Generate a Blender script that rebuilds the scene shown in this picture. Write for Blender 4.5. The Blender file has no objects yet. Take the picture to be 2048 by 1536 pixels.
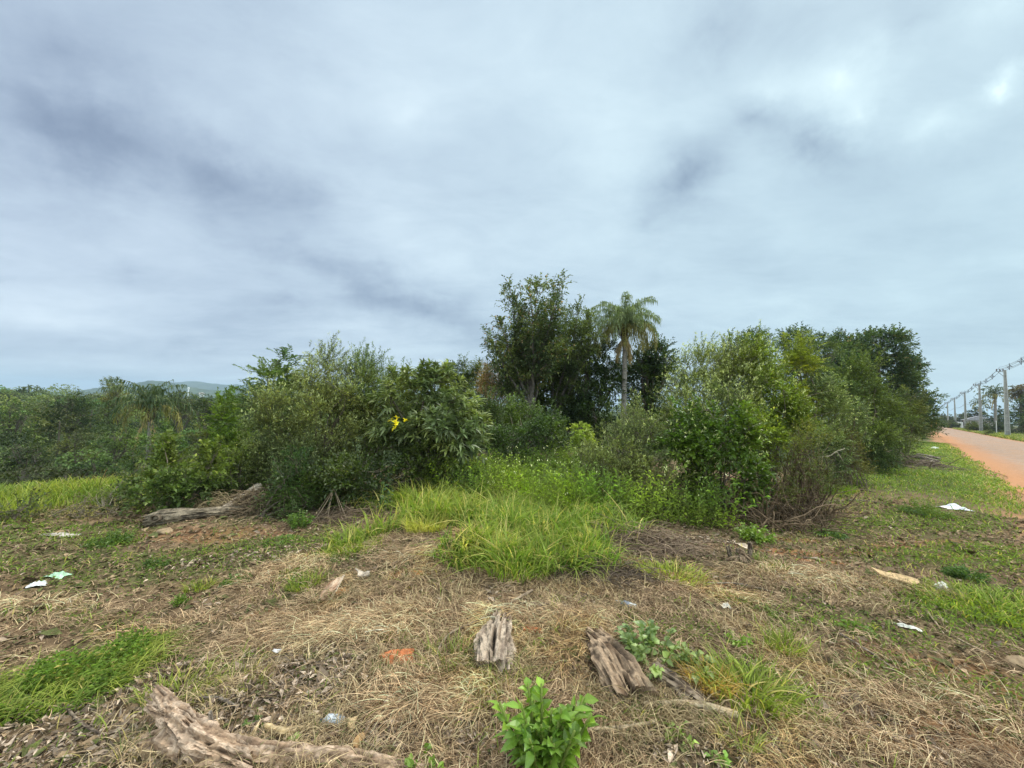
import bpy, math, time
import numpy as np
from mathutils import Matrix, Vector, Euler
T0 = time.time()
R = math.radians
scene = bpy.context.scene
COL = scene.collection

# ---------------------------------------------------------------- camera
CAM_H, PITCH, ROLL, F = 1.6, R(3.5), R(2.0), 769.0      # F: focal length in pixels of a 2048 wide frame
CX, CY = 1024.0, 768.0
cam_d = bpy.data.cameras.new("camera"); cam = bpy.data.objects.new("camera", cam_d); COL.objects.link(cam)
cam_d.sensor_width = 36; cam_d.lens = 36 * F / 2048; cam_d.clip_start = 0.05; cam_d.clip_end = 20000
CM = Matrix.Rotation(R(90) + PITCH, 4, 'X') @ Matrix.Rotation(ROLL, 4, 'Z')
cam.matrix_world = Matrix.Translation((0, 0, CAM_H)) @ CM
scene.camera = cam
CM3 = np.array(CM.to_3x3())

def ray(px, py):
    return CM3 @ np.array([(px - CX) / F, -(py - CY) / F, -1.0])

def at(px, py, D):
    """world point seen at a pixel of the photograph, D metres ahead"""
    d = ray(px, py); return np.array([0, 0, CAM_H]) + d * (D / d[1])

# ---------------------------------------------------------------- exposure, world, sun
scene.view_settings.view_transform = 'Standard'; scene.view_settings.look = 'None'
scene.view_settings.exposure = 0.98; scene.view_settings.gamma = 1.0
scene.cycles.max_bounces = 6; scene.cycles.diffuse_bounces = 3; scene.cycles.glossy_bounces = 2
scene.cycles.transmission_bounces = 4; scene.cycles.transparent_max_bounces = 8; scene.cycles.volume_bounces = 1
scene.cycles.use_denoising = True
scene.cycles.sample_clamp_indirect = 6

SUN_EL, SUN_AZ = R(58), R(62)          # azimuth clockwise from straight ahead
world = bpy.data.worlds.new("World"); scene.world = world; world.use_nodes = True
wn, wl = world.node_tree.nodes, world.node_tree.links
wn.clear()
def N(t, **kw):
    n = wn.new(t)
    for k, v in kw.items(): setattr(n, k, v)
    return n
w_out = N('ShaderNodeOutputWorld'); w_bg = N('ShaderNodeBackground'); wl.new(w_bg.outputs[0], w_out.inputs[0])
w_bg.inputs[1].default_value = 0.1
sky = N('ShaderNodeTexSky', sky_type='NISHITA', sun_disc=False)
sky.sun_elevation = SUN_EL; sky.sun_rotation = SUN_AZ; sky.air_density = 1.0; sky.dust_density = 2.0
tc = N('ShaderNodeTexCoord')
def wmath(op, a, b=None, c=None, clamp=False):
    n = N('ShaderNodeMath', operation=op, use_clamp=clamp)
    for i, v in enumerate((a, b, c)):
        if v is None: continue
        if isinstance(v, (int, float)): n.inputs[i].default_value = v
        else: wl.new(v, n.inputs[i])
    return n.outputs[0]
def wmix(f, a, b):
    n = N('ShaderNodeMix', data_type='RGBA')
    for i, v in ((0, f), (6, a), (7, b)):
        if isinstance(v, (int, float)): n.inputs[i].default_value = v
        elif isinstance(v, tuple): n.inputs[i].default_value = (*v, 1)
        else: wl.new(v, n.inputs[i])
    return n.outputs[2]
def wnoise(vec, scale, detail, rough=0.55, dist=0.0):
    n = N('ShaderNodeTexNoise'); wl.new(vec, n.inputs['Vector'])
    n.inputs['Scale'].default_value = scale; n.inputs['Detail'].default_value = detail
    n.inputs['Roughness'].default_value = rough; n.inputs['Distortion'].default_value = dist
    return n
gen = tc.outputs['Generated']
sep = N('ShaderNodeSeparateXYZ'); wl.new(gen, sep.inputs[0])
zc = wmath('MAXIMUM', sep.outputs[2], 0.0)
den = wmath('ADD', zc, 0.16)
comb = N('ShaderNodeCombineXYZ'); wl.new(wmath('DIVIDE', sep.outputs[0], den), comb.inputs[0]); wl.new(wmath('DIVIDE', sep.outputs[1], den), comb.inputs[1])
flat = comb.outputs[0]
# stretch the cloud sheet along the wind
mpw = N('ShaderNodeMapping'); mpw.inputs['Rotation'].default_value = (0, 0, R(28)); mpw.inputs['Scale'].default_value = (0.75, 1.15, 1)
wl.new(flat, mpw.inputs[0])
n_big = wnoise(mpw.outputs[0], 0.9, 5, 0.5, 0.15).outputs[0]
n_fine = wnoise(mpw.outputs[0], 3.1, 10, 0.66, 0.35).outputs[0]
# warped direction for the individual clouds
nw = wnoise(gen, 3.6, 8, 0.64).outputs[1]
vs = N('ShaderNodeVectorMath', operation='SUBTRACT'); wl.new(nw, vs.inputs[0]); vs.inputs[1].default_value = (0.5, 0.5, 0.5)
vsc = N('ShaderNodeVectorMath', operation='SCALE'); wl.new(vs.outputs[0], vsc.inputs[0]); vsc.inputs['Scale'].default_value = 0.2
va = N('ShaderNodeVectorMath', operation='ADD'); wl.new(gen, va.inputs[0]); wl.new(vsc.outputs[0], va.inputs[1])
warped = va.outputs[0]
def blob(px, py, rx, ry, ang=0):
    """soft cloud patch around one direction of the sky; sizes and slant in photograph pixels"""
    c = ray(px, py); c /= np.linalg.norm(c)
    ca, sa = math.cos(R(ang)), math.sin(R(ang))
    ax = ray(px + rx * ca, py + rx * sa); ax = ax / np.linalg.norm(ax) - c
    bx = ray(px - ry * sa, py + ry * ca); bx = bx / np.linalg.norm(bx) - c
    ra = np.linalg.norm(ax); a = ax / ra; a -= c * (a @ c); a /= np.linalg.norm(a)
    b = np.cross(c, a); rb = np.linalg.norm(bx)
    m = Matrix(((a[0], b[0], c[0]), (a[1], b[1], c[1]), (a[2], b[2], c[2])))
    mp = N('ShaderNodeMapping', vector_type='TEXTURE')
    mp.inputs['Location'].default_value = c; mp.inputs['Rotation'].default_value = m.to_euler('XYZ')
    mp.inputs['Scale'].default_value = (ra, rb, 0.8)
    wl.new(warped, mp.inputs[0])
    g = N('ShaderNodeTexGradient', gradient_type='QUADRATIC_SPHERE'); wl.new(mp.outputs[0], g.inputs[0])
    return g.outputs[1]
def blobs(lst):
    acc = None
    for (px, py, rx, ry, ang, w) in lst:
        v = wmath('MULTIPLY', blob(px, py, rx, ry, ang), w)
        acc = v if acc is None else wmath('ADD', acc, v)
    return acc
dark = blobs([(60, 250, 420, 190, 10, 1.5), (230, 280, 300, 150, 12, 1.2), (430, 330, 260, 110, 15, .9), (560, 380, 260, 90, 25, 0.9),
              (640, 520, 330, 110, 28, 1.4), (850, 620, 300, 90, 20, 1.5), (580, 620, 200, 60, 5, 0.8),
              (120, 90, 420, 170, 10, 0.8), (270, 530, 130, 50, 0, 0.5), (380, 700, 330, 40, 4, 0.6),
              (1375, 350, 170, 130, -10, 1.8), (1290, 430, 130, 90, 0, 0.5), (1650, 290, 190, 90, 10, 1.4), (1510, 235, 170, 80, -5, 1.2),
              (1440, 60, 260, 140, -30, 0.9), (1800, 60, 220, 110, 0, 0.5), (2020, 620, 500, 300, 0, 0.7), (0, 560, 90, 30, 0, .5)])
lite = blobs([(820, 215, 220, 120, 0, 0.6), (1180, 280, 420, 300, 0, 0.5), (620, 160, 420, 260, 0, 0.45), (1700, 150, 190, 160, -60, 1.1),
              (1740, 215, 130, 70, -20, 0.9), (1990, 165, 110, 50, -25, 1.3), (1560, 170, 160, 90, 0, 0.6), (1860, 260, 260, 60, 0, .8),
              (160, 640, 420, 90, 0, 0.5), (200, 190, 100, 60, 0, .3), (1000, 120, 300, 200, 0, .3), (1960, 20, 200, 80, 0, 0.5)])
fd = wmath('MULTIPLY_ADD', n_big, 0.8, -0.40)
ff = wmath('MULTIPLY_ADD', n_fine, 0.46, -0.23)
cov = wmath('ADD', wmath('ADD', fd, ff), 0.40)
dtex = wmath('MULTIPLY', dark, wmath('MULTIPLY_ADD', wnoise(gen, 9.0, 8, 0.6, 0.3).outputs[0], 1.6, 0.2))
cov = wmath('SUBTRACT', wmath('ADD', cov, wmath('MULTIPLY', dtex, 0.27)), wmath('MULTIPLY', lite, 0.3))
ramp = N('ShaderNodeValToRGB'); wl.new(cov, ramp.inputs[0])
cr = ramp.color_ramp; cr.interpolation = 'B_SPLINE'
def lin(c):
    return tuple(((v / 255) / 12.92 if v / 255 <= 0.04045 else ((v / 255 + 0.055) / 1.055) ** 2.4) for v in c)
def sky_c(c): return (*[v / 0.1 / 10 for v in lin(c)], 1)    # ramp keeps 0..1, scaled by 10 below
stops = [(0.0, (236, 246, 249)), (0.14, (213, 227, 235)), (0.34, (192, 207, 219)), (0.54, (174, 189, 204)), (0.78, (147, 162, 181)), (1.0, (124, 139, 160))]
while len(cr.elements) < len(stops): cr.elements.new(0.5)
for e, (p, c) in zip(cr.elements, stops): e.position = p; e.color = sky_c(c)
# the right of the sky is greener, the left more violet; and a paler band at the horizon
tint = wmix(wmath('MULTIPLY_ADD', sep.outputs[0], 0.6, 0.5, clamp=True), (0.985, 0.99, 1.03), (0.91, 1.02, 0.995))
mul = N('ShaderNodeMix', data_type='RGBA', blend_type='MULTIPLY'); mul.inputs[0].default_value = 1
wl.new(ramp.outputs[0], mul.inputs[6]); wl.new(tint, mul.inputs[7])
x10 = N('ShaderNodeVectorMath', operation='SCALE'); wl.new(mul.outputs[2], x10.inputs[0])
# sky brightened and warmed overhead and behind the camera, added as unseen fill light
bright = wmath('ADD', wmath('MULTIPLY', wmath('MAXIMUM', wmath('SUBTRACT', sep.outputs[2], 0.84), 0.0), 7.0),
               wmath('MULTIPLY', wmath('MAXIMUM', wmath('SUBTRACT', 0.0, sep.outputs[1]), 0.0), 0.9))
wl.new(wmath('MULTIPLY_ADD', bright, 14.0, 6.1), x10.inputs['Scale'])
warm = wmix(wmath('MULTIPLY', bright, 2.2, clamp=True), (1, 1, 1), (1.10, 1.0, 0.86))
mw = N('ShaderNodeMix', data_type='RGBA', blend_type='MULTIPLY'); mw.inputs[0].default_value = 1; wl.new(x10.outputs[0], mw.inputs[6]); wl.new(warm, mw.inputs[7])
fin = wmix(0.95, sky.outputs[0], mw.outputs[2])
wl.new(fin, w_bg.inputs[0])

sun_d = bpy.data.lights.new("sun", 'SUN'); sun_d.energy = 1.5; sun_d.angle = R(25); sun_d.color = (1, 0.93, 0.82)
sun = bpy.data.objects.new("sun", sun_d); COL.objects.link(sun)
sd = Vector((math.sin(SUN_AZ) * math.cos(SUN_EL), math.cos(SUN_AZ) * math.cos(SUN_EL), math.sin(SUN_EL)))
sun.rotation_euler = sd.to_track_quat('Z', 'Y').to_euler()

# ---------------------------------------------------------------- noise and maths
def _h(ix, iy, iz, seed):
    n = (ix.astype(np.int64) * 374761393 + iy.astype(np.int64) * 668265263 + iz.astype(np.int64) * 1274126177 + seed * 974634777) & 0xFFFFFFFF
    n = ((n ^ (n >> 13)) * 1103515245) & 0xFFFFFFFF
    n = ((n ^ (n >> 16)) * 2246822519) & 0xFFFFFFFF
    return ((n ^ (n >> 15)) & 0xFFFFFF) / float(0xFFFFFF)
def vn(x, y, seed=0):
    x = np.asarray(x, float); y = np.asarray(y, float)
    xi, yi = np.floor(x), np.floor(y); fx, fy = x - xi, y - yi
    fx = fx * fx * (3 - 2 * fx); fy = fy * fy * (3 - 2 * fy); z = np.zeros_like(xi)
    a = _h(xi, yi, z, seed); b = _h(xi + 1, yi, z, seed); c = _h(xi, yi + 1, z, seed); d = _h(xi + 1, yi + 1, z, seed)
    return (a + (b - a) * fx) * (1 - fy) + (c + (d - c) * fx) * fy
def fbm(x, y, seed=0, oct=4):
    s, a, t = 0, 1.0, 0
    for k in range(oct):
        s = s + a * vn(x * 2 ** k + 17.3 * k, y * 2 ** k - 9.1 * k, seed + k); t += a; a *= 0.5
    return s / t
def vn3(p, seed=0):
    i = np.floor(p); f = p - i; f = f * f * (3 - 2 * f)
    r = 0
    for dx in (0, 1):
        for dy in (0, 1):
            for dz in (0, 1):
                w = (f[:, 0] if dx else 1 - f[:, 0]) * (f[:, 1] if dy else 1 - f[:, 1]) * (f[:, 2] if dz else 1 - f[:, 2])
                r = r + w * _h(i[:, 0] + dx, i[:, 1] + dy, i[:, 2] + dz, seed)
    return r
def ss(a, b, x):
    t = np.clip((np.asarray(x, float) - a) / (b - a), 0, 1); return t * t * (3 - 2 * t)
def norm(v):
    return v / np.maximum(np.linalg.norm(v, axis=-1, keepdims=True), 1e-9)
UP = np.array([0, 0, 1.0])

# ---------------------------------------------------------------- terrain
RO = np.array([11.0, 8.3]); RU = np.array([0.7235, 0.6903]); RN = np.array([0.6903, -0.7235])
def road_n(x, y): return (x - RO[0]) * RN[0] + (y - RO[1]) * RN[1]
def road_s(x, y): return (x - RO[0]) * RU[0] + (y - RO[1]) * RU[1]
def height(x, y):
    x = np.asarray(x, float); y = np.asarray(y, float)
    r = np.hypot(x, y)
    az = np.degrees(np.arctan2(x, np.maximum(y, 0.01)))
    left = ss(-4, -26, az) * (y > 0) + ss(3, -3, y) * 0.0
    h = -4.9 * left * ss(6.0, 34, r + 0.12 * x) - 14 * left * ss(90, 500, r)
    h = h - 0.16 * ss(-0.8, -3.2, x) * ss(14, 4, r)
    h = h + 0.24 * np.exp(-(((x + 0.15) / 1.6) ** 2 + ((y - 4.3) / 1.15) ** 2))
    h = h + 0.10 * np.exp(-(((x - 0.3) / 1.5) ** 2 + ((y - 2.3) / 0.8) ** 2))
    h = h + 0.05 * np.exp(-(((x - 2.6) / 1.1) ** 2 + ((y - 4.0) / 0.5) ** 2))
    k = 1 - ss(-3.5, -0.8, road_n(x, y)) * (road_n(x, y) < 40)
    nz = (fbm(x * 0.55, y * 0.55, 3, 3) - 0.5) * 0.22 + (fbm(x * 2.3, y * 2.3, 7, 3) - 0.5) * 0.07 + (fbm(x * 9, y * 9, 9, 3) - 0.5) * 0.03
    h = h + nz * k + (fbm(x * 0.02, y * 0.02, 5, 2) - 0.5) * 3.0 * ss(40, 150, r) * k * (road_n(x, y) < 0)
    return h
def gp(px, py):
    """ground point seen at a pixel of the photograph"""
    d = ray(px, py); o = np.array([0, 0, CAM_H]); t = 0.5; prev = t
    for _ in range(4000):
        p = o + d * t
        if p[2] < float(height(p[0], p[1])): break
        prev = t; t += max(0.02, 0.01 * t)
    lo, hi = prev, t
    for _ in range(20):
        m = (lo + hi) / 2; p = o + d * m
        if p[2] < float(height(p[0], p[1])): hi = m
        else: lo = m
    return o + d * hi
def onground(x, y, dz=0.0): return np.array([x, y, float(height(x, y)) + dz])

# ---------------------------------------------------------------- colour zones on the ground (real colours of what grows or lies there)
def E(px, py, rx, ry, w, ang=0):
    g = gp(px, py); return (g[0], g[1], rx, ry, w, R(ang))
def field(lst, x, y, warp=0.35):
    wx = x + (fbm(x * 1.3, y * 1.3, 31, 3) - 0.5) * 2 * warp; wy = y + (fbm(x * 1.3, y * 1.3, 47, 3) - 0.5) * 2 * warp
    f = np.zeros_like(np.asarray(x, float))
    for (cx, cy, rx, ry, w, a) in lst:
        dx, dy = wx - cx, wy - cy
        u = (dx * math.cos(a) + dy * math.sin(a)) / rx; v = (-dx * math.sin(a) + dy * math.cos(a)) / ry
        f = np.maximum(f, w * ss(1.25, 0.6, np.sqrt(u * u + v * v)))
    return f
GREEN = [E(80, 1395, 0.7, 0.36, 1, 22), E(215, 1330, 0.38, 0.3, 1, 0), E(220, 1080, 0.38, 0.22, .9), E(600, 1090, 0.9, 0.25, .7), E(420, 1110, 0.7, 0.2, .6),
         E(1980, 1210, 1.1, 0.35, 1, 10), E(1480, 1370, 0.4, 0.25, .7), E(1520, 1230, 0.5, 0.3, .5), E(1700, 1250, 0.6, 0.3, .5), E(1850, 1040, 2.0, 0.6, .7, 20),
         E(1650, 1060, 0.8, 0.4, .7), E(1900, 1120, 1.4, 0.4, .6), E(900, 1320, 0.3, 0.25, .5), E(430, 1340, 0.5, 0.15, .5), E(40, 1060, 1.6, 0.7, .7),
         E(600, 1165, 0.25, 0.12, 1), E(1320, 1140, 0.6, 0.15, .5), E(1750, 960, 2.4, 1.2, .8, 30), E(680, 1110, .5, .3, .7, 45), E(1350, 1280, .3, .2, .5), E(200, 1150, 1.6, .35, .45)]
ORANGE = [E(1640, 1122, 0.24, 0.1, .9), E(1740, 1105, 0.45, 0.12, .8, 5), E(1900, 1110, 0.5, 0.13, .6), E(1950, 1370, 0.32, 0.09, .8, -35), E(1820, 935, 0.9, 0.4, .8),
          E(1600, 1080, .5, .1, .5), E(700, 1200, .4, .15, .35), E(820, 1150, .25, .1, .6), E(420, 1070, 1.2, 0.25, .35), E(1720, 1480, .5, .3, .35), E(1850, 1090, 1.0, .15, .5, 10)]
ORANGE += [E(1010, 1265, .3, .12, .4), E(1400, 1160, .5, .1, .45), E(1850, 1330, .5, .2, .45), E(1650, 1400, .45, .15, .5), E(550, 1215, .25, .08, .5), E(1560, 1100, .6, .14, .6), E(1930, 1450, .4, .2, .45)]
GREEN += [E(300, 1120, 1.2, .3, .55), E(150, 1230, .8, .15, .4), E(480, 1130, .7, .2, .55), E(1940, 1110, 1.3, .35, .8, 15), E(1780, 1040, 1.2, .3, .6, 10), E(1560, 1060, .7, .18, .7), E(1900, 1380, .8, .3, .5), E(1980, 1260, .6, .3, .6)]
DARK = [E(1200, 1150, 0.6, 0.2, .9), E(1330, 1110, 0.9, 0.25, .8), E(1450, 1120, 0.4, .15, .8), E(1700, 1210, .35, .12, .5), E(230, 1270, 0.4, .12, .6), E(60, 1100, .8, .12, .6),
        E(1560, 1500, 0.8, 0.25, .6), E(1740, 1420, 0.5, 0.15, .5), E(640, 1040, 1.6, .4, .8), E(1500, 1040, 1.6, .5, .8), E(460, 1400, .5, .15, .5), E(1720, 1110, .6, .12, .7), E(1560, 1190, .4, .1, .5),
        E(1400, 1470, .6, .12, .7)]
STRAW = [E(900, 1300, 1.7, 1.3, 1), E(1250, 1200, 1.6, 0.7, 1), E(1640, 1170, 1.0, 0.35, .9), E(560, 1160, .45, .25, 1), E(800, 1450, 1.0, .6, .8), E(1300, 1470, 1.4, .5, .7),
         E(1750, 1440, 1.1, .6, .75), E(560, 1280, 1.0, .4, .8), E(830, 1090, .9, .35, .9), E(60, 1215, .7, .07, .9, 6), E(1950, 1300, 1.0, .4, .5), E(300, 1250, 1.2, .5, .5)]
CHIPS = [E(400, 1420, .9, .45, 1), E(560, 1470, .7, .4, 1), E(150, 1480, 1.0, .4, 1), E(1380, 1085, 1.0, .18, 1), E(600, 1110, .5, .12, .9), E(450, 1130, .6, .2, .9), E(700, 1500, .6, .3, .7), E(1100, 1200, .4, .2, .5), E(1550, 1440, .8, .4, .5)]
def verge(x, y):
    n = road_n(x, y); s = road_s(x, y)
    return ss(-4.6, -2.2, n + 0.9 * (fbm(x * 0.6, y * 0.6, 77, 3) - 0.5) * 2) * ss(.3, -.45, n + .7 * (fbm(x * 1.8, y * 1.8, 76, 3) - .5)) * ss(-5, 6, s + 5 * (fbm(x * .9, y * .9, 79, 3) - .5)) * (.45 + .55 * ss(.36, .58, fbm(x * 1.4, y * 1.4, 78, 3)))
def yfield(x, y):      # the yellow-green grass field down on the left
    az = np.degrees(np.arctan2(x, np.maximum(y, .01))); r = np.hypot(x, y)
    return ss(-17, -26, az) * ss(8.9, 10.2, r + 1.2 * fbm(x * .5, y * .5, 5)) * ss(30, 24, r) * (y > 0)
def ground_colour(x, y):
    x = np.asarray(x, float); y = np.asarray(y, float)
    g, o, d, s = field(GREEN, x, y), field(ORANGE, x, y, .18), field(DARK, x, y), field(STRAW, x, y)
    n1 = fbm(x * 1.7, y * 1.7, 11, 4)[..., None]; n2 = fbm(x * 6, y * 6, 13, 4)[..., None]; n3 = fbm(x * 25, y * 25, 19, 3)[..., None]
    def mix(a, b, f): return a + (b - a) * f
    c = mix(np.array([.17, .11, .068]), np.array([.29, .195, .118]), ss(.3, .7, n2))
    c = mix(c, np.array([.115, .12, .05]), 0.55 * ss(.42, .62, n1))
    c = mix(c, np.array([.30, .215, .125]), (0.75 * s[..., None]) * (0.5 + 0.5 * n3))
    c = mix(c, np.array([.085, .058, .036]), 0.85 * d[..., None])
    c = mix(c, np.array([.40, .165, .065]), 0.85 * o[..., None])
    c = mix(c, np.array([.075, .105, .028]), 0.7 * g[..., None])
    v = verge(x, y)[..., None]
    c = mix(c, mix(np.array([.075, .11, .03]), np.array([.17, .15, .07]), ss(.45, .7, n1)), .85 * v)
    c = mix(c, np.array([.16, .18, .04]), .8 * yfield(x, y)[..., None])
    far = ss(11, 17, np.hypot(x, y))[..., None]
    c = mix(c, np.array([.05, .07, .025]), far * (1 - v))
    nn = road_n(x, y)[..., None]
    c = mix(c, mix(np.array([.075, .11, .03]), np.array([.2, .14, .07]), ss(.4, .7, n1)), ss(5.4, 6.2, nn))
    c = mix(c, np.array([.42, .23, .125]), ss(-.85, -.2, nn + .8 * (n1 - .5)) * ss(6.2, 5.2, nn))
    return c

# ---------------------------------------------------------------- mesh helpers
class Geo:
    def __init__(s): s.v, s.q, s.t, s.c, s.n = [], [], [], [], 0
    def add(s, V, Q=None, T=None, C=(.3, .3, .3)):
        V = np.asarray(V, float).reshape(-1, 3)
        if Q is not None and len(Q): s.q.append(np.asarray(Q, int).reshape(-1, 4) + s.n)
        if T is not None and len(T): s.t.append(np.asarray(T, int).reshape(-1, 3) + s.n)
        C = np.asarray(C, float); C = np.broadcast_to(C, (len(V), 3)) if C.ndim == 1 else C.reshape(-1, 3)
        s.v.append(V); s.c.append(C); s.n += len(V); return s
    def build(s, name, mat, parent=None, smooth=False, origin=None, label=None):
        V = np.concatenate(s.v); C = np.concatenate(s.c)
        if parent is not None: V = V - np.array(parent.location)
        elif origin is not None: V = V - np.asarray(origin)
        Q = np.concatenate(s.q) if s.q else np.zeros((0, 4), int); T = np.concatenate(s.t) if s.t else np.zeros((0, 3), int)
        me = bpy.data.meshes.new(name)
        me.vertices.add(len(V)); me.vertices.foreach_set('co', V.astype(np.float32).ravel())
        nl = len(Q) * 4 + len(T) * 3
        me.loops.add(nl); me.loops.foreach_set('vertex_index', np.concatenate([Q.ravel(), T.ravel()]).astype(np.int32))
        me.polygons.add(len(Q) + len(T))
        me.polygons.foreach_set('loop_start', np.concatenate([np.arange(len(Q)) * 4, len(Q) * 4 + np.arange(len(T)) * 3]).astype(np.int32))
        me.polygons.foreach_set('use_smooth', np.full(len(Q) + len(T), smooth))
        a = me.color_attributes.new('col', 'FLOAT_COLOR', 'POINT')
        a.data.foreach_set('color', np.concatenate([C, np.ones((len(C), 1))], 1).astype(np.float32).ravel())
        me.materials.append(mat); me.update(calc_edges=True)
        o = bpy.data.objects.new(name, me); COL.objects.link(o)
        if parent is not None: o.parent = parent
        elif origin is not None: o.location = origin
        if label: o['label'] = label
        return o
def tag(o, label=None, cat=None, group=None, kind=None):
    for k, v in (('label', label), ('category', cat), ('group', group), ('kind', kind)):
        if v: o[k] = v
    return o
def thing(name, loc, label, cat, group=None):
    o = bpy.data.objects.new(name, None); o.empty_display_size = .2; COL.objects.link(o); o.location = Vector([float(v) for v in loc])
    return tag(o, label, cat, group)

def basis(D):
    S = np.cross(D, UP); bad = np.linalg.norm(S, axis=-1) < 1e-3; S[bad] = [1, 0, 0]; S = norm(S); return S, norm(np.cross(S, D))
def leaves(g, O, D, Nn, L, W, C, droop=.15, fold=.15):
    """one folded four-cornered leaf each"""
    n = len(O); Nn = norm(Nn - D * np.sum(Nn * D, 1, keepdims=True)); S = np.cross(D, Nn)
    L = np.broadcast_to(L, n)[:, None]; W = np.broadcast_to(W, n)[:, None]
    mid = O + D * L * .45
    V = np.stack([O, mid + S * W * .5 + Nn * W * fold, O + D * L - UP * L * droop, mid - S * W * .5 + Nn * W * fold], 1)
    i = np.arange(n)[:, None] * 4
    T = np.concatenate([i + [0, 1, 2], i + [0, 2, 3]])
    g.add(V, T=T, C=np.repeat(C, 4, 0))
def big_leaves(g, O, D, Nn, L, W, C, droop=.25, fold=.18):
    """larger leaf with a creased midrib and a bent blade"""
    n = len(O); Nn = norm(Nn - D * np.sum(Nn * D, 1, keepdims=True)); S = np.cross(D, Nn)
    L = np.broadcast_to(L, n)[:, None]; W = np.broadcast_to(W, n)[:, None]; rows = []
    ts = [0, .18, .42, .74, 1]; ws = [.06, .72, 1, .5, .01]
    for t, w in zip(ts, ws):
        c = O + D * L * t - UP * L * droop * t * t
        rows.append(np.stack([c + S * W * w * .5 + Nn * W * fold * w, c, c - S * W * w * .5 + Nn * W * fold * w], 1))
    V = np.stack(rows, 1).reshape(n, 15, 3)
    q = []
    for r in range(4):
        for k in range(2): a = r * 3 + k; q.append([a, a + 1, a + 4, a + 3])
    Q = (np.arange(n)[:, None, None] * 15 + np.array(q)[None]).reshape(-1, 4)
    cc = np.repeat(C, 15, 0).reshape(n, 15, 3).copy(); cc[:, 1::3] *= 1.18
    g.add(V, Q=Q, C=cc)
def palette(rng, n, c0, c1, var=.22, odd=None, oddf=0.0):
    t = rng.random(n)[:, None]; c = np.array(c0) * (1 - t) + np.array(c1) * t
    c = c * (1 + var * rng.standard_normal((n, 1))).clip(.45, 1.9)
    if odd is not None:
        m = rng.random(n) < oddf; c[m] = np.array(odd) * rng.uniform(.7, 1.2, (m.sum(), 1))
    return c.clip(.004, .9)
def twigs(g, O, D, L, n, ll, lw, rng, c0, c1, ang=(.7, 1.1), pin=False, sag=.2, droop=.15, var=.22, clumpvar=.18, big=False, odd=None, oddf=0, tipc=None):
    """leaves set along twigs: O origins, D directions, L lengths"""
    m = len(O); D = norm(D); S, U = basis(D)
    j = np.tile(np.arange(n), m); i = np.repeat(np.arange(m), n)
    t = (j + .4 + .5 * rng.random(m * n)) / n
    P = O[i] + D[i] * (L[i] * t)[:, None] - UP * (sag * L[i] * t * t)[:, None]
    phi = np.where(j % 2 == 0, 0, np.pi) + rng.normal(0, .25, m * n) if pin else j * 2.4 + rng.random(m * n) * 1.2
    th = rng.uniform(*ang, m * n) * (1 - .35 * t)
    side = S[i] * np.cos(phi)[:, None] + U[i] * np.sin(phi)[:, None]
    LD = norm(D[i] * np.cos(th)[:, None] + side * np.sin(th)[:, None] + rng.normal(0, .12, (m * n, 3)))
    Nn = norm((U[i] if pin else UP * .9 + U[i] * .3) + rng.normal(0, .35, (m * n, 3)))
    C = palette(rng, m * n, c0, c1, var, odd, oddf) * (1 + clumpvar * rng.standard_normal(m)).clip(.5, 1.7)[i][:, None]
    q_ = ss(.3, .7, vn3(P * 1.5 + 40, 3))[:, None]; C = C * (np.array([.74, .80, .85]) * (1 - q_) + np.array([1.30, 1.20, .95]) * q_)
    if tipc is not None:
        k = ss(.62, 1, t)[:, None] * .8; C = C * (1 - k) + np.array(tipc) * k
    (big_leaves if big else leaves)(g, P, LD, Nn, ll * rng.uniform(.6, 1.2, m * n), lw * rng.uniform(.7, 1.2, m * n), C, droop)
def tubes(g, P, Rr, sides=5, C=(.2, .16, .12)):
    """many tubes at once: P (m,k,3) paths, Rr (m,k) radii"""
    P = np.asarray(P, float); Rr = np.asarray(Rr, float)
    if P.ndim == 2: P = P[None]
    m, k, _ = P.shape; Rr = np.broadcast_to(np.atleast_2d(Rr), (m, k))
    Tn = norm(np.gradient(P, axis=1)); ref = np.where(np.abs(Tn[..., 2:3]) > .95, np.array([1., 0, 0]), UP)
    A = norm(np.cross(Tn, ref)); B = np.cross(Tn, A)
    a = np.arange(sides) * 2 * np.pi / sides
    V = P[:, :, None] + Rr[:, :, None, None] * (A[:, :, None] * np.cos(a)[None, None, :, None] + B[:, :, None] * np.sin(a)[None, None, :, None])
    r, s_ = np.meshgrid(np.arange(k - 1), np.arange(sides), indexing='ij')
    q = np.stack([r * sides + s_, r * sides + (s_ + 1) % sides, (r + 1) * sides + (s_ + 1) % sides, (r + 1) * sides + s_], -1).reshape(-1, 4)
    Q = (np.arange(m)[:, None, None] * k * sides + q[None]).reshape(-1, 4)
    T = []
    for e in (0, k - 1):
        for s1 in range(1, sides - 1): T.append([e * sides, e * sides + s1, e * sides + s1 + 1])
    T = (np.arange(m)[:, None, None] * k * sides + np.array(T)[None]).reshape(-1, 3)
    C = np.asarray(C, float)
    if C.ndim == 2: C = np.repeat(C, k * sides, 0)
    g.add(V, Q=Q, T=T, C=C)
def bez(a, b, c, k):
    t = np.linspace(0, 1, k)[None, :, None]; a, b, c = (np.atleast_2d(v)[:, None] for v in (a, b, c))
    return a * (1 - t) ** 2 + 2 * b * t * (1 - t) + c * t * t
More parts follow.
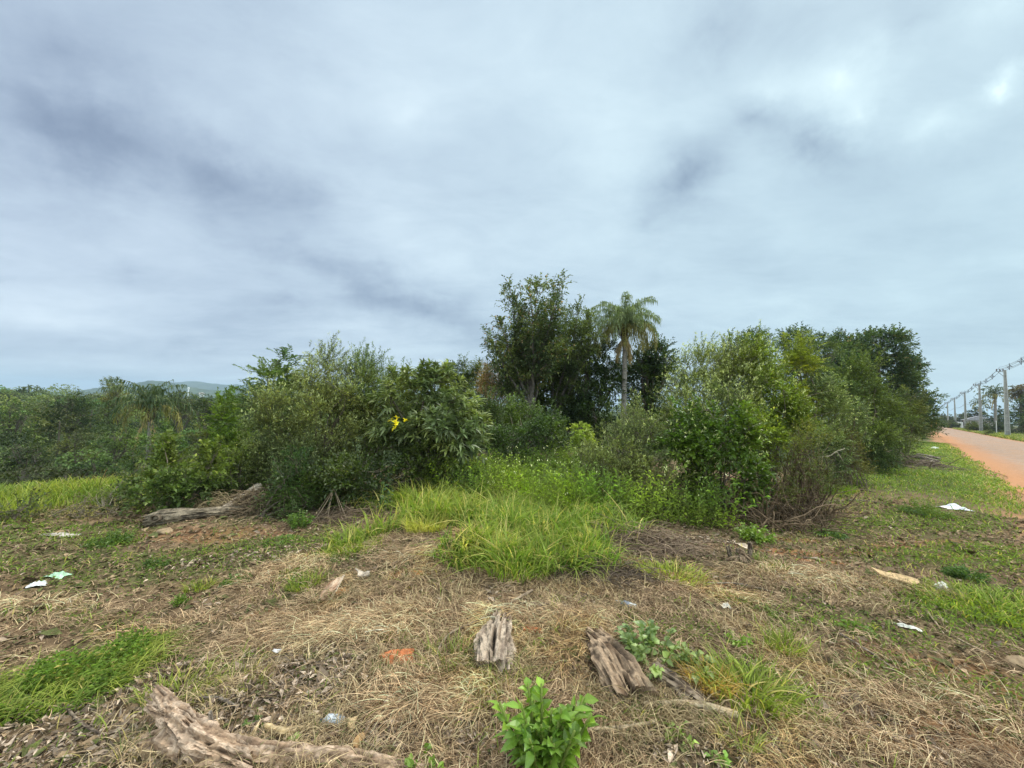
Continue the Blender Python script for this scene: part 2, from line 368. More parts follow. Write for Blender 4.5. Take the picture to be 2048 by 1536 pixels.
def blades(g, B, H, lean, curve, W, C, rng, segs=4, tip=None):
    """grass: base points, heights, lean vectors (horizontal), curvature, width"""
    n = len(B); t = np.linspace(0, 1, segs + 1)[None, :, None]
    H = np.broadcast_to(H, n)[:, None, None]; W = np.broadcast_to(W, n)[:, None, None]; cv = np.broadcast_to(curve, n)[:, None, None]
    ln = lean[:, None]
    P = B[:, None] + UP * H * (t - cv * t ** 2.4) + ln * H * (0.35 * t + 0.9 * t * t)
    S = norm(np.stack([-lean[:, 1], lean[:, 0], np.zeros(n)], 1) + rng.normal(0, .35, (n, 3)) * [1, 1, .3])[:, None]
    w = W * (1 - t ** 2.2 * .95) * .5 * np.where(t == 0, .6, 1)
    V = np.stack([P - S * w, P + S * w], 2)
    k = np.arange(segs)[:, None] * 2; q = np.concatenate([k, k + 1, k + 3, k + 2], 1)
    Q = (np.arange(n)[:, None, None] * (segs + 1) * 2 + q[None]).reshape(-1, 4)
    CC = np.repeat(C[:, None], (segs + 1) * 2, 1)
    if tip is not None:
        kk = np.repeat(t[0] ** 3, 2, 0)[None] * .8; CC = CC * (1 - kk) + np.array(tip) * kk
    g.add(V, Q=Q, C=CC.reshape(-1, 3))
def straws(g, B, D, L, arch, bend, W, C, rng, segs=4):
    """stalks lying about: base, horizontal direction, length, arch height, sideways bend"""
    n = len(B); t = np.linspace(0, 1, segs + 1)[None, :, None]
    S = np.stack([-D[:, 1], D[:, 0], np.zeros(n)], 1)[:, None]
    P = B[:, None] + D[:, None] * (L[:, None, None] * t) + UP * (arch[:, None, None] * np.sin(t * np.pi * .85)) + S * (bend[:, None, None] * L[:, None, None] * t * t)
    roll = rng.random(n)[:, None, None] * np.pi
    Wd = S * np.cos(roll) + UP * np.sin(roll)
    w = W[:, None, None] * .5 * (1 - .5 * t)
    V = np.stack([P - Wd * w, P + Wd * w], 2)
    k = np.arange(segs)[:, None] * 2; q = np.concatenate([k, k + 1, k + 3, k + 2], 1)
    Q = (np.arange(n)[:, None, None] * (segs + 1) * 2 + q[None]).reshape(-1, 4)
    g.add(V, Q=Q, C=np.repeat(C, (segs + 1) * 2, 0))
def scatter(rng, n, f, rmin, rmax, az0=-62, az1=62, p=1.0):
    """n candidate ground points, denser near by; kept with probability f(x, y)"""
    u = rng.random(n); r = (rmin ** p + u * (rmax ** p - rmin ** p)) ** (1 / p) if p else rmin * (rmax / rmin) ** u
    a = np.radians(rng.uniform(az0, az1, n)); x, y = r * np.sin(a), r * np.cos(a)
    k = rng.random(n) < f(x, y); x, y = x[k], y[k]
    return np.stack([x, y, height(x, y)], 1)

# ---------------------------------------------------------------- materials
def mat(name, build):
    m = bpy.data.materials.new(name); m.use_nodes = True; nt = m.node_tree; nt.nodes.clear()
    out = nt.nodes.new('ShaderNodeOutputMaterial'); build(nt, out); return m
def mk(nt, t, **kw):
    n = nt.nodes.new(t)
    ins = kw.pop('ins', {})
    for k, v in kw.items(): setattr(n, k, v)
    for k, v in ins.items():
        if hasattr(v, 'is_linked') or hasattr(v, 'links'): nt.links.new(v, n.inputs[k])
        else: n.inputs[k].default_value = v
    return n
def vcol(nt): return mk(nt, 'ShaderNodeAttribute', attribute_name='col').outputs[0]
def vary(nt, c, scale, lo, hi, coord='Object'):
    t = mk(nt, 'ShaderNodeTexCoord').outputs[coord]
    n = mk(nt, 'ShaderNodeTexNoise', ins={'Vector': t, 'Scale': scale, 'Detail': 5.0, 'Roughness': .6}).outputs[0]
    r = mk(nt, 'ShaderNodeMapRange', ins={0: n, 1: .3, 2: .7, 3: lo, 4: hi}).outputs[0]
    return mk(nt, 'ShaderNodeVectorMath', operation='SCALE', ins={0: c, 'Scale': r}).outputs[0], n
GAIN = (1.48, 1.44, 1.04)
def leaf_mat(name, trans=.25, rough=.5, spec=.35, nscale=6):
    def b(nt, out):
        c, n = vary(nt, vcol(nt), nscale, .78, 1.25)
        c = mk(nt, 'ShaderNodeVectorMath', operation='MULTIPLY', ins={0: c, 1: GAIN}).outputs[0]
        p = mk(nt, 'ShaderNodeBsdfPrincipled', ins={'Base Color': c, 'Roughness': rough, 'Specular IOR Level': spec})
        tc_ = mk(nt, 'ShaderNodeMix', data_type='RGBA', blend_type='MULTIPLY', ins={0: 1.0, 6: c, 7: (1.5, 1.7, .7, 1)}).outputs[2]
        t = mk(nt, 'ShaderNodeBsdfTranslucent', ins={0: tc_})
        mx = mk(nt, 'ShaderNodeMixShader', ins={0: trans, 1: p.outputs[0], 2: t.outputs[0]})
        nt.links.new(mx.outputs[0], out.inputs[0])
    return mat(name, b)
M_LEAF = leaf_mat('leaf'); M_GLOSSY = leaf_mat('glossy_leaf', .22, .38, .5); M_GRASS = leaf_mat('grass_blade', .38, .55, .25, 9)
def rough_mat(name, nscale=12, lo=.6, hi=1.3, bump=.4, dist=.01, rough=.85, spec=.2, stretch=None):
    def b(nt, out):
        c, n = vary(nt, vcol(nt), nscale, lo, hi)
        tcn = mk(nt, 'ShaderNodeTexCoord').outputs['Object']
        n2 = mk(nt, 'ShaderNodeTexNoise', ins={'Vector': tcn, 'Scale': nscale * 3.5, 'Detail': 6.0, 'Roughness': .65}).outputs[0]
        c2 = mk(nt, 'ShaderNodeVectorMath', operation='SCALE', ins={0: c, 'Scale': mk(nt, 'ShaderNodeMapRange', ins={0: n2, 1: .3, 2: .7, 3: .75, 4: 1.25}).outputs[0]}).outputs[0]
        bp = mk(nt, 'ShaderNodeBump', ins={'Strength': bump, 'Distance': dist, 'Height': n2})
        p = mk(nt, 'ShaderNodeBsdfPrincipled', ins={'Base Color': c2, 'Roughness': rough, 'Specular IOR Level': spec, 'Normal': bp.outputs[0]})
        nt.links.new(p.outputs[0], out.inputs[0])
    return mat(name, b)
M_BARK = rough_mat('bark', 14, .6, 1.35, .7, .01); M_WOOD = rough_mat('weathered_wood', 22, .55, 1.35, .8, .006)
M_STRAW = rough_mat('straw', 8, .75, 1.25, .1, .002, .7, .25); M_CHIP = rough_mat('wood_chip', 40, .7, 1.3, .3, .003)
M_GROUND = rough_mat('soil_and_litter', 9, .62, 1.38, 1.0, .03, .95, .1)
M_CONC = rough_mat('concrete', 3, .8, 1.15, .2, .004, .85, .25); M_BRICK = rough_mat('fired_clay', 30, .75, 1.2, .5, .004, .85, .2)
M_PLASTIC = rough_mat('thin_plastic', 20, .9, 1.08, .2, .003, .35, .5); M_METAL = rough_mat('galvanised', 10, .8, 1.1, .1, .002, .5, .5)
def road_b(nt, out):
    tco = mk(nt, 'ShaderNodeTexCoord').outputs['Object']
    v = mk(nt, 'ShaderNodeTexVoronoi', feature='DISTANCE_TO_EDGE', ins={'Vector': tco, 'Scale': 5.5}).outputs[0]
    vc = mk(nt, 'ShaderNodeTexVoronoi', ins={'Vector': tco, 'Scale': 5.5}).outputs[1]
    g = mk(nt, 'ShaderNodeMapRange', ins={0: v, 1: .02, 2: .12, 3: 0.0, 4: 1.0}).outputs[0]
    bw = mk(nt, 'ShaderNodeRGBToBW', ins={0: vc}).outputs[0]
    st = mk(nt, 'ShaderNodeMix', data_type='RGBA', ins={0: bw, 6: (.25, .19, .155, 1), 7: (.40, .32, .275, 1)}).outputs[2]
    n = mk(nt, 'ShaderNodeTexNoise', ins={'Vector': tco, 'Scale': .8, 'Detail': 6.0, 'Roughness': .65}).outputs[0]
    dust = mk(nt, 'ShaderNodeMapRange', ins={0: n, 1: .42, 2: .66, 3: 0.05, 4: .7}).outputs[0]
    ad = mk(nt, 'ShaderNodeMath', operation='MAXIMUM', ins={0: dust, 1: mk(nt, 'ShaderNodeMath', operation='SUBTRACT', ins={0: .9, 1: g}).outputs[0]}).outputs[0]
    dustc = mk(nt, 'ShaderNodeMix', data_type='RGBA', ins={0: ad, 6: st, 7: (.44, .26, .155, 1)}).outputs[2]
    edge = vcol(nt)      # red channel: how much loose earth lies near the road's edges
    ed = mk(nt, 'ShaderNodeSeparateColor', ins={0: edge}).outputs[0]
    fin_ = mk(nt, 'ShaderNodeMix', data_type='RGBA', ins={0: ed, 6: dustc, 7: (.50, .245, .12, 1)}).outputs[2]
    bp = mk(nt, 'ShaderNodeBump', ins={'Strength': .6, 'Distance': .03, 'Height': g})
    p = mk(nt, 'ShaderNodeBsdfPrincipled', ins={'Base Color': fin_, 'Roughness': .9, 'Specular IOR Level': .15, 'Normal': bp.outputs[0]})
    nt.links.new(p.outputs[0], out.inputs[0])
M_ROAD = mat('cobble_road', road_b)
def plain(name, col, rough=.6, bump=0.0, trans=0.0):
    def b(nt, out):
        tco = mk(nt, 'ShaderNodeTexCoord').outputs['Object']
        n = mk(nt, 'ShaderNodeTexNoise', ins={'Vector': tco, 'Scale': 9.0, 'Detail': 5.0}).outputs[0]
        c = mk(nt, 'ShaderNodeMix', data_type='RGBA', ins={0: n, 6: (*[v * .8 for v in col], 1), 7: (*[min(v * 1.15, 1) for v in col], 1)}).outputs[2]
        p = mk(nt, 'ShaderNodeBsdfPrincipled', ins={'Base Color': c, 'Roughness': rough, 'Transmission Weight': trans})
        nt.links.new(p.outputs[0], out.inputs[0])
    return mat(name, b)

# ---------------------------------------------------------------- ground and road
def build_ground():
    az = np.concatenate([np.linspace(-180, -66, 60)[:-1], np.linspace(-66, 66, 700), np.linspace(66, 180, 60)[1:-1]])
    r = np.concatenate([[0.0, .4], np.geomspace(.8, 16, 330), np.geomspace(16.4, 4500, 150)])
    A, Rr = np.meshgrid(np.radians(az), r, indexing='xy'); X, Y = Rr * np.sin(A), Rr * np.cos(A)
    Z = height(X.ravel(), Y.ravel()).reshape(X.shape); Z[0] = Z[0].mean()
    nr, na = X.shape
    i, j = np.meshgrid(np.arange(nr - 1), np.arange(na), indexing='ij'); j2 = (j + 1) % na
    Q = np.stack([i * na + j, (i + 1) * na + j, (i + 1) * na + j2, i * na + j2], -1).reshape(-1, 4)[:, ::-1]
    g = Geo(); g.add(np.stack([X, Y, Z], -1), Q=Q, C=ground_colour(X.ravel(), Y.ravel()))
    tag(g.build('ground', M_GROUND, smooth=True), kind='structure')
    # road: left edge on the line RO + s*RU
    g = Geo(); s = np.arange(-60, 300, .4); m = 15; V, C = [], []
    for k in range(m):
        f = k / (m - 1)
        wob = (fbm(s * .35, s * 0, 90 + (k > 7), 3) - .5) * .7 * (1 if k in (0, m - 1) else abs(f - .5))
        n = .25 + f * 5.3 + wob
        cen = .05 * (1 - (2 * f - 1) ** 2)
        V.append(np.stack([RO[0] + s * RU[0] + n * RN[0], RO[1] + s * RU[1] + n * RN[1], np.full_like(s, .012) + cen], 1))
        e = ss(.24 + .1 * fbm(s * .8, s * 0 + k, 5), .0, f) + ss(.84, 1, f) * .8 + .25 * ss(.5, .75, fbm(s * .25, s * 0 + k * .6, 15)) * (f < .6)
        C.append(np.stack([np.clip(e, 0, 1)] * 3, 1))
    V = np.stack(V, 1); C = np.stack(C, 1); ns = len(s)
    i, j = np.meshgrid(np.arange(ns - 1), np.arange(m - 1), indexing='ij')
    Q = np.stack([i * m + j, i * m + j + 1, (i + 1) * m + j + 1, (i + 1) * m + j], -1).reshape(-1, 4)
    g.add(V, Q=Q, C=C.reshape(-1, 3)); tag(g.build('road', M_ROAD, smooth=True), kind='structure')
build_ground()

def ridge(name, pts, D, thick, seed, c0, c1):
    """a far hill: a rounded wooded ridge whose crest is given by pixels at distance D"""
    px = np.array([p[0] for p in pts], float); py = np.array([p[1] for p in pts], float)
    xs = np.linspace(px[0], px[-1], 260); ys = np.interp(xs, px, py)
    ker = np.hanning(15); ker /= ker.sum(); ys = np.convolve(np.pad(ys, 7, 'edge'), ker, 'valid')
    crest = np.array([at(a, b, D) for a, b in zip(xs, ys)])
    m = 26; V = []
    for k in range(m):
        f = k / (m - 1) * 2 - 1                  # -1 near foot .. 1 far foot
        y = crest[:, 1] + f * thick; x = crest[:, 0] * y / D
        z0 = -24.0; z = z0 + (crest[:, 2] - z0) * np.cos(f * np.pi / 2) ** 1.3 + (fbm(x * .012, y * .012, seed, 4) - .5) * 26 * (1 - abs(f)) * (abs(f) > .01) + (fbm(x * .1, y * .1, seed, 3) - .5) * 9
        V.append(np.stack([x, y, z], 1))
    V = np.stack(V, 1); n = len(xs)
    i, j = np.meshgrid(np.arange(n - 1), np.arange(m - 1), indexing='ij')
    Q = np.stack([i * m + j, (i + 1) * m + j, (i + 1) * m + j + 1, i * m + j + 1], -1).reshape(-1, 4)
    t = fbm(V[..., 0].ravel() * .03, V[..., 1].ravel() * .03, seed + 3, 4)[:, None]
    C = np.array(c0) * (1 - ss(.35, .65, t)) + np.array(c1) * ss(.35, .65, t)
    g = Geo(); g.add(V, Q=Q, C=C); return tag(g.build(name, M_HILL, smooth=True), kind='structure')
M_HILL = rough_mat('wooded_hill', .02, .6, 1.4, .5, 6, .95, .05)
ridge('hills', [(-300, 790), (60, 786), (170, 781), (220, 776), (262, 768), (300, 764), (325, 765), (360, 772), (420, 780), (480, 786), (560, 788), (640, 786), (760, 792), (1100, 806)], 1500, 420, 3, (.035, .05, .02), (.07, .09, .035))
ridge('hills', [(-300, 792), (150, 784), (300, 772), (345, 764), (375, 762), (410, 766), (450, 771), (490, 773), (540, 768), (600, 764), (650, 772), (760, 785), (1200, 812), (2300, 850)], 2600, 700, 9, (.035, .05, .02), (.065, .085, .035))
print('ground', time.time() - T0)

# ================================================================ vegetation
def Lb(x0, y0, x1, y1, D, ry=None):
    """an ellipsoidal lobe of a crown: pixel box at distance D, ry = half depth in metres"""
    c = at((x0 + x1) / 2, (y0 + y1) / 2, D); rx = (x1 - x0) / 2 / F * D; rz = (y1 - y0) / 2 / F * D
    t = abs(c[0]) / D; ry = ry if ry else (rx + rz) / 2 * .9; ry = min(ry, .75 * rx / max(t, .05)); rx = math.sqrt(rx * rx - (ry * t) ** 2)
    return (c, np.array([rx, ry, rz]))
DENS = 2.5
def crown_twigs(rng, lobes, dens, tl, inner=.22, up=.45, ragged=.28, seed=0, top=0.0):
    O, D, L = [], [], []
    for c, r in lobes:
        area = 4 * np.pi * ((r[0] * r[1]) ** 1.6 + (r[0] * r[2]) ** 1.6 + (r[1] * r[2]) ** 1.6) ** (1 / 1.6) / 3 ** (1 / 1.6)
        n = max(12, int(area * dens * DENS)); per = 13; r = np.maximum(r - .55 * tl, r * .55); m = max(4, n // per); u = norm(rng.standard_normal((m, 3)))
        rad = 1 - np.abs(rng.normal(0, .14, m)); k = rng.random(m) < inner + .08; rad[k] = rng.random(k.sum()) ** .5 * .85
        bump = 1 + ragged * (vn3(u * 2.3 + 31 + seed, seed) - .5) * 2 + ragged * .7 * (vn3(u * 5 + 11, seed + 5) - .5) * 2
        cc = c + u * r * (rad * bump)[:, None]; cr = np.sqrt(area / m) * .52 * rng.uniform(.6, 1.35, m)
        i = np.repeat(np.arange(m), per); v = norm(rng.standard_normal((len(i), 3)) + u[i] * .6 + UP * .25)
        P = cc[i] + v * (cr[i] * rng.random(len(i)) ** .45)[:, None] * [1, 1, .8]
        d = norm(v * .8 + u[i] * .35 + UP * up + rng.normal(0, .3, (len(i), 3)))
        O.append(P); D.append(d); L.append(tl * rng.uniform(.5, 1.25, len(i)) * (1 + top * (u[i, 2] > .5)))
    return np.concatenate(O), np.concatenate(D), np.concatenate(L)
def stems_to(g, rng, root, targets, r0, r1, C, k=7, spread=.15, sides=5):
    n = len(targets); root = np.asarray(root, float); s = root + rng.normal(0, spread, (n, 3)) * [1, 1, 0]
    s[:, 2] = height(s[:, 0], s[:, 1]) - .03
    mid = s * .45 + targets * .55; mid[:, :2] = s[:, :2] * .7 + targets[:, :2] * .3; mid += rng.normal(0, .12, (n, 3)) * np.linalg.norm(targets - s, axis=1)[:, None]
    P = bez(s, mid, targets, k); P[:, 1:-1] += rng.normal(0, .012, (n, k - 2, 3)) * np.linalg.norm(targets - s, axis=1)[:, None, None]
    tubes(g, P, np.linspace(r0, r1, k)[None] * rng.uniform(.6, 1.2, (n, 1)), sides, C)
def shrub(name, label, cat, base, lobes, seed, group=None, dens=60, tl=.28, n=11, ll=.05, lw=.02, c0=(.04, .065, .02), c1=(.09, .13, .04), ang=(.7, 1.15), pin=False,
          sag=.2, droop=.15, stems=26, r0=.022, inner=.22, ragged=.28, up=.45, m=None, big=False, odd=None, oddf=0, tipc=None, flowers=0, bare=0, stemc=(.16, .13, .10), twigr=.0025, top=0., var=.22, crown='foliage', lead=26):
    rng = np.random.default_rng(seed); b = onground(base[0], base[1])
    root = thing(name, b, label, cat, group)
    O, D, L = crown_twigs(rng, lobes, dens, tl, inner, up, ragged, seed, top)
    if lead and len(O) > 200:
        tp = max(l[0][2] + l[1][2] * .2 for l in lobes); kk = np.where(O[:, 2] > np.quantile(O[:, 2], .90))[0]; kk = rng.choice(kk, min(lead, len(kk)), False)
        for q in range(4):       # each leader is four short lengths one above the other
            dv = norm(UP + (O[kk] - lobes[0][0]) * .15 + np.stack([np.cos(kk * 1.7), np.sin(kk * 2.3), kk * 0], 1) * .28); O = np.concatenate([O, O[kk] + dv * tl * .5 * q]); D = np.concatenate([D, dv + rng.normal(0, .25, dv.shape)]); L = np.concatenate([L, np.full(len(kk), tl * (1.05 - .15 * q))])
    gs = Geo()
    tg = O[rng.choice(len(O), min(stems, len(O)), False)]
    stems_to(gs, rng, b, tg, r0, .004, np.array(stemc))
    # side branches between twig clusters
    k = rng.choice(len(O), min(int(stems * 5), len(O)), False); near = tg[np.argmin(((O[k][:, None] - tg[None]) ** 2).sum(-1), 1)]
    P = bez(near, (near + O[k]) / 2 - UP * .04 + rng.normal(0, .05, (len(k), 3)), O[k] + D[k] * L[k][:, None] * .5, 5); tubes(gs, P, np.linspace(.006, .002, 5)[None].repeat(len(k), 0), 3, np.array(stemc))
    kk = rng.random(len(O)) < .5
    if twigr and kk.sum():
        P = np.stack([O[kk], O[kk] + D[kk] * L[kk][:, None] * .5 - UP * (sag * L[kk] * .25)[:, None], O[kk] + D[kk] * L[kk][:, None] - UP * (sag * L[kk])[:, None]], 1)
        tubes(gs, P, np.array([[twigr, twigr * .8, twigr * .4]]).repeat(len(P), 0), 3, np.array(stemc) * [.8, 1., .7])
    if bare:
        u = norm(rng.normal(0, 1, (bare, 3)) * [1, 1, .4] + UP * .9); ci = rng.integers(0, len(lobes), bare)
        s = np.array([lobes[i][0] for i in ci]) + u * np.array([lobes[i][1] for i in ci]) * .6
        e = s + u * rng.uniform(.4, .9, bare)[:, None] * np.mean(lobes[0][1]) * 1.0
        tubes(gs, bez(s, (s + e) / 2 + rng.normal(0, .05, (bare, 3)), e, 6), np.linspace(.006, .0015, 6)[None].repeat(bare, 0), 3, np.array([.30, .26, .2]))
    gs.build('stems', M_BARK, root)
    gl = Geo(); twigs(gl, O, D, L, n, ll, lw, rng, c0, c1, ang, pin, sag, droop, var=var, big=big, odd=odd, oddf=oddf, tipc=tipc)
    gl.build(crown, m or M_LEAF, root)
    if flowers:
        w = np.array([l[0][2] for l in lobes]).mean(); k = np.where(O[:, 2] > w - .25)[0]; k = rng.choice(k, min(flowers, len(k)), False)
        gf = Geo(); e = O[k] + D[k] * L[k][:, None]; d2 = norm(D[k] * .4 + UP * .9 + rng.normal(0, .35, D[k].shape))
        for q in range(5):
            dd = norm(d2 + rng.normal(0, .42, d2.shape)); leaves(gf, e + rng.normal(0, .015, e.shape), dd, rng.standard_normal(e.shape), .055 * rng.uniform(.6, 1.2, len(e)), .012, palette(rng, len(e), (.30, .34, .20), (.50, .53, .37), .2), .05)
        gf.build('blossom', M_LEAF, root)['kind'] = 'stuff'
    return root

def tree(name, label, cat, base, lobes, seed, trunk=None, r0=.16, group=None, limbs=14, dens=9, tl=.7, n=10, ll=.16, lw=.09, c0=(.03, .05, .015), c1=(.07, .10, .03), barkc=(.15, .125, .10), inner=.2, ragged=.34, up=.4,
         pin=False, m=None, odd=None, oddf=0, tipc=None, sag=.25, ang=(.6, 1.2), fork=.35, var=.24, clump=True):
    """trunk with limbs reaching into each lobe of the crown"""
    rng = np.random.default_rng(seed); b = onground(base[0], base[1]); root = thing(name, b, label, cat, group)
    O, D, L = crown_twigs(rng, lobes, dens, tl, inner, up, ragged, seed)
    g = Geo(); cen = np.mean([l[0] for l in lobes], 0); low = min(l[0][2] - l[1][2] * .3 for l in lobes)
    top = np.array([cen[0] * .8 + b[0] * .2, cen[1] * .8 + b[1] * .2, max(low, b[2] + (cen[2] - b[2]) * .75)])
    P = bez(b - [0, 0, .1], (b + top) / 2 + rng.normal(0, .05, 3) * (top[2] - b[2]), top, 12)
    tubes(g, P, np.linspace(1.15, .6, 12)[None] * r0, 10, np.array(barkc))
    Pt = P[0]
    for c, r in lobes:
        kk = max(3, int(limbs * np.prod(r) ** .33 / 1.2 / max(1, len(lobes) ** .5)))
        u = norm(rng.standard_normal((kk, 3))); tgt = c + u * r * .8
        st = Pt[rng.integers(int(12 * fork), 12, kk)]
        PP = bez(st, st * .5 + tgt * .5 + UP * .08 * np.linalg.norm(tgt - st, axis=1)[:, None] + rng.normal(0, .15, (kk, 3)), tgt, 8)
        tubes(g, PP, np.linspace(r0 * .42, .012, 8)[None] * rng.uniform(.5, 1.1, (kk, 1)), 6, np.array(barkc))
        near = np.argsort(((O[:, None] - tgt[None]) ** 2).sum(-1), 0)[:14].T
        for q in range(kk):
            o = O[near[q]]; s = PP[q][rng.integers(4, 8, len(o))]
            tubes(g, bez(s, (s + o) / 2 + rng.normal(0, .06, o.shape), o, 5), np.linspace(.014, .005, 5)[None].repeat(len(o), 0), 4, np.array(barkc))
    g.build('trunk', M_BARK, root, smooth=True)
    gl = Geo(); twigs(gl, O, D, L, n, ll, lw, rng, c0, c1, ang, pin, sag, .2, var=var, odd=odd, oddf=oddf, tipc=tipc)
    gl.build('crown', m or M_LEAF, root)
    return root

def airy_tree(name, label, cat, base, crown_px, D, seed, limbs, r0=.12, ll=.11, lw=.055, c0=(.045, .065, .025), c1=(.10, .125, .06), tl=.55, n=9, barkc=(.13, .115, .10), group=None, step=.42, side=1.2, odd=None, oddf=0):
    """open crown built limb by limb: limbs = pixel end points; foliage sits along each limb with sky between"""
    rng = np.random.default_rng(seed); b = onground(*base); root = thing(name, b, label, cat, group); g = Geo(); O, DD, LL = [], [], []
    fork = at(*crown_px, D)
    P = bez(b - [0, 0, .1], (b + fork) / 2 + [rng.normal(0, .15), rng.normal(0, .2), 0], fork, 10); tubes(g, P, np.linspace(1.1, .6, 10)[None] * r0, 8, np.array(barkc)); Pt = P[0]
    for (ex, ey) in limbs:
        e = at(ex, ey, D + rng.normal(0, D * .05)); s = Pt[rng.integers(5, 10)]
        mid = s * .5 + e * .5; mid[:2] = s[:2] * .35 + e[:2] * .65; mid += rng.normal(0, .1, 3)
        ln = np.linalg.norm(e - s); k = max(8, int(ln / step)); Q = bez(s, mid, e, k)[0]; Q[1:-1] += rng.normal(0, .035, (k - 2, 3))
        tubes(g, Q, np.linspace(r0 * .45, .01, k)[None], 6, np.array(barkc))
        for i in range(2, k):
            f = i / (k - 1); ax = norm(Q[i] - Q[i - 1])
            for _ in range(rng.integers(2, 5)):
                d = norm(ax * .7 + rng.standard_normal(3) * [1, 1, .6] * .8 + UP * .35); sl = side * rng.uniform(.5, 1.1) * (1 - .55 * f)
                sp = bez(Q[i], Q[i] + d * sl * .5 - UP * .03, Q[i] + d * sl + UP * .12 * sl, 5)[0]
                tubes(g, sp, np.linspace(.012, .004, 5)[None], 4, np.array(barkc))
                for q in range(1, 5):
                    for _ in range(2): O.append(sp[q] + rng.normal(0, .05, 3)); DD.append(norm(d * .5 + rng.standard_normal(3) * .55 + UP * .35)); LL.append(tl * rng.uniform(.5, 1.1))
            O.append(Q[i]); DD.append(norm(ax + rng.standard_normal(3) * .3)); LL.append(tl)
    g.build('trunk', M_BARK, root, smooth=True)
    gl = Geo(); twigs(gl, np.array(O), np.array(DD), np.array(LL), n, ll, lw, rng, c0, c1, sag=.15, odd=odd, oddf=oddf); gl.build('crown', M_LEAF, root)
    return root

GB = 'bushes massed in the middle of the plot'
# ---- left clump of bushes
def gxy(px, D): p = at(px, 850, D); return (p[0], p[1])
shrub('feathery_shrub', 'thin upright shrub with feathery leaves against the sky, left end of the clump', 'shrub', gxy(560, 8.2),
      [Lb(510, 700, 600, 810, 8.2, .35), Lb(490, 765, 560, 850, 8.2, .35), Lb(545, 760, 606, 850, 8.4, .3), Lb(530, 840, 600, 930, 8.3, .4)], 11, GB, dens=26, tl=.42, n=22, ll=.085, lw=.026, pin=True, ang=(1.1, 1.35), c0=(.055, .09, .04), c1=(.10, .15, .07), sag=.35, stems=10, r0=.03, ragged=.45, inner=.35, up=.7, lead=0)
shrub('pale_shrub', 'tall loose grey green shrub with pale tips, widest of the left clump', 'shrub', gxy(640, 7.5),
      [Lb(592, 700, 682, 815, 7.6, .5), Lb(486, 768, 632, 945, 7.3, .9), Lb(580, 750, 742, 930, 7.5, .9), Lb(520, 880, 700, 1000, 7.2, .8), Lb(650, 735, 765, 860, 7.9, .6)], 12, GB,
      dens=62, tl=.27, n=12, ll=.052, lw=.019, c0=(.062, .082, .036), c1=(.13, .15, .078), tipc=(.25, .29, .18), stems=30, flowers=420, bare=16, ragged=.42, up=.6, odd=(.30, .30, .12), oddf=.015, top=.5)
shrub('slender_shrub', 'upright green shrub with a pointed airy top in the middle of the left clump', 'shrub', gxy(725, 8.0),
      [Lb(676, 706, 760, 830, 8.0, .45), Lb(690, 745, 812, 900, 8.2, .8), Lb(735, 765, 850, 930, 8.4, .7)], 13, GB,
      dens=60, tl=.27, n=12, ll=.05, lw=.018, c0=(.06, .09, .038), c1=(.12, .165, .072), stems=18, ragged=.4, up=.7, tipc=(.16, .21, .09), top=.6)
r = shrub('big_leaf_shrub', 'spreading small tree with rosettes of long drooping grey green leaves', 'small tree', gxy(850, 7.2),
      [Lb(775, 752, 905, 870, 7.4, .8), Lb(850, 790, 958, 900, 7.0, .7), Lb(760, 800, 850, 900, 7.3, .6), Lb(880, 850, 962, 915, 6.9, .4)], 14, GB,
      dens=20, tl=.12, n=11, ll=.155, lw=.046, c0=(.075, .105, .05), c1=(.17, .205, .125), ang=(.95, 1.4), big=True, droop=.22, stems=16, r0=.045, sag=.1, inner=.12, ragged=.32, up=.7, twigr=.005, m=M_GLOSSY, stemc=(.12, .10, .08))
g = Geo(); rg = np.random.default_rng(140); cY = at(797, 846, 6.55)
O = cY + rg.normal(0, .05, (7, 3)); twigs(g, O, norm(rg.standard_normal((7, 3)) + UP), np.full(7, .05), 6, .085, .028, rg, (.62, .50, .03), (.70, .62, .06), (1., 1.4), big=True, droop=.2)
g.build('yellow_leaves', M_LEAF, r, label='cluster of yellowed leaves')
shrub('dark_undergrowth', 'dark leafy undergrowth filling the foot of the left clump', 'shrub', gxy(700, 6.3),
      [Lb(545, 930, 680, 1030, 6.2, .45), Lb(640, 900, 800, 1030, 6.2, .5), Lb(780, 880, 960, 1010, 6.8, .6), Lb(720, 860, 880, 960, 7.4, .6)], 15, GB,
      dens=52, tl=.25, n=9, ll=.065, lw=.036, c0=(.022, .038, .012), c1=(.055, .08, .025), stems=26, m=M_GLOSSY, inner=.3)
shrub('fern_like_shrub', 'low dark green shrub with drooping leaflets beside the brush heap', 'shrub', gxy(565, 5.9),
      [Lb(525, 950, 620, 1035, 5.85, .3), Lb(580, 985, 650, 1040, 5.75, .25)], 16, GB, dens=60, tl=.3, n=16, ll=.045, lw=.017, pin=True, ang=(1.1, 1.3), c0=(.03, .06, .02), c1=(.06, .10, .035), sag=.5, stems=12)
shrub('yellow_green_sapling', 'bright yellow green leafy sapling at the left edge of the clump', 'sapling', gxy(452, 11.5),
      [Lb(425, 812, 490, 870, 11.5, .5), Lb(415, 850, 505, 930, 11.3, .6), Lb(440, 900, 530, 985, 10.8, .6)], 17, GB, dens=40, tl=.38, n=13, ll=.09, lw=.034, pin=True, c0=(.07, .11, .02), c1=(.14, .20, .04), sag=.3, stems=10, inner=.3)
GL = 'low bushes along the far edge of the clearing'
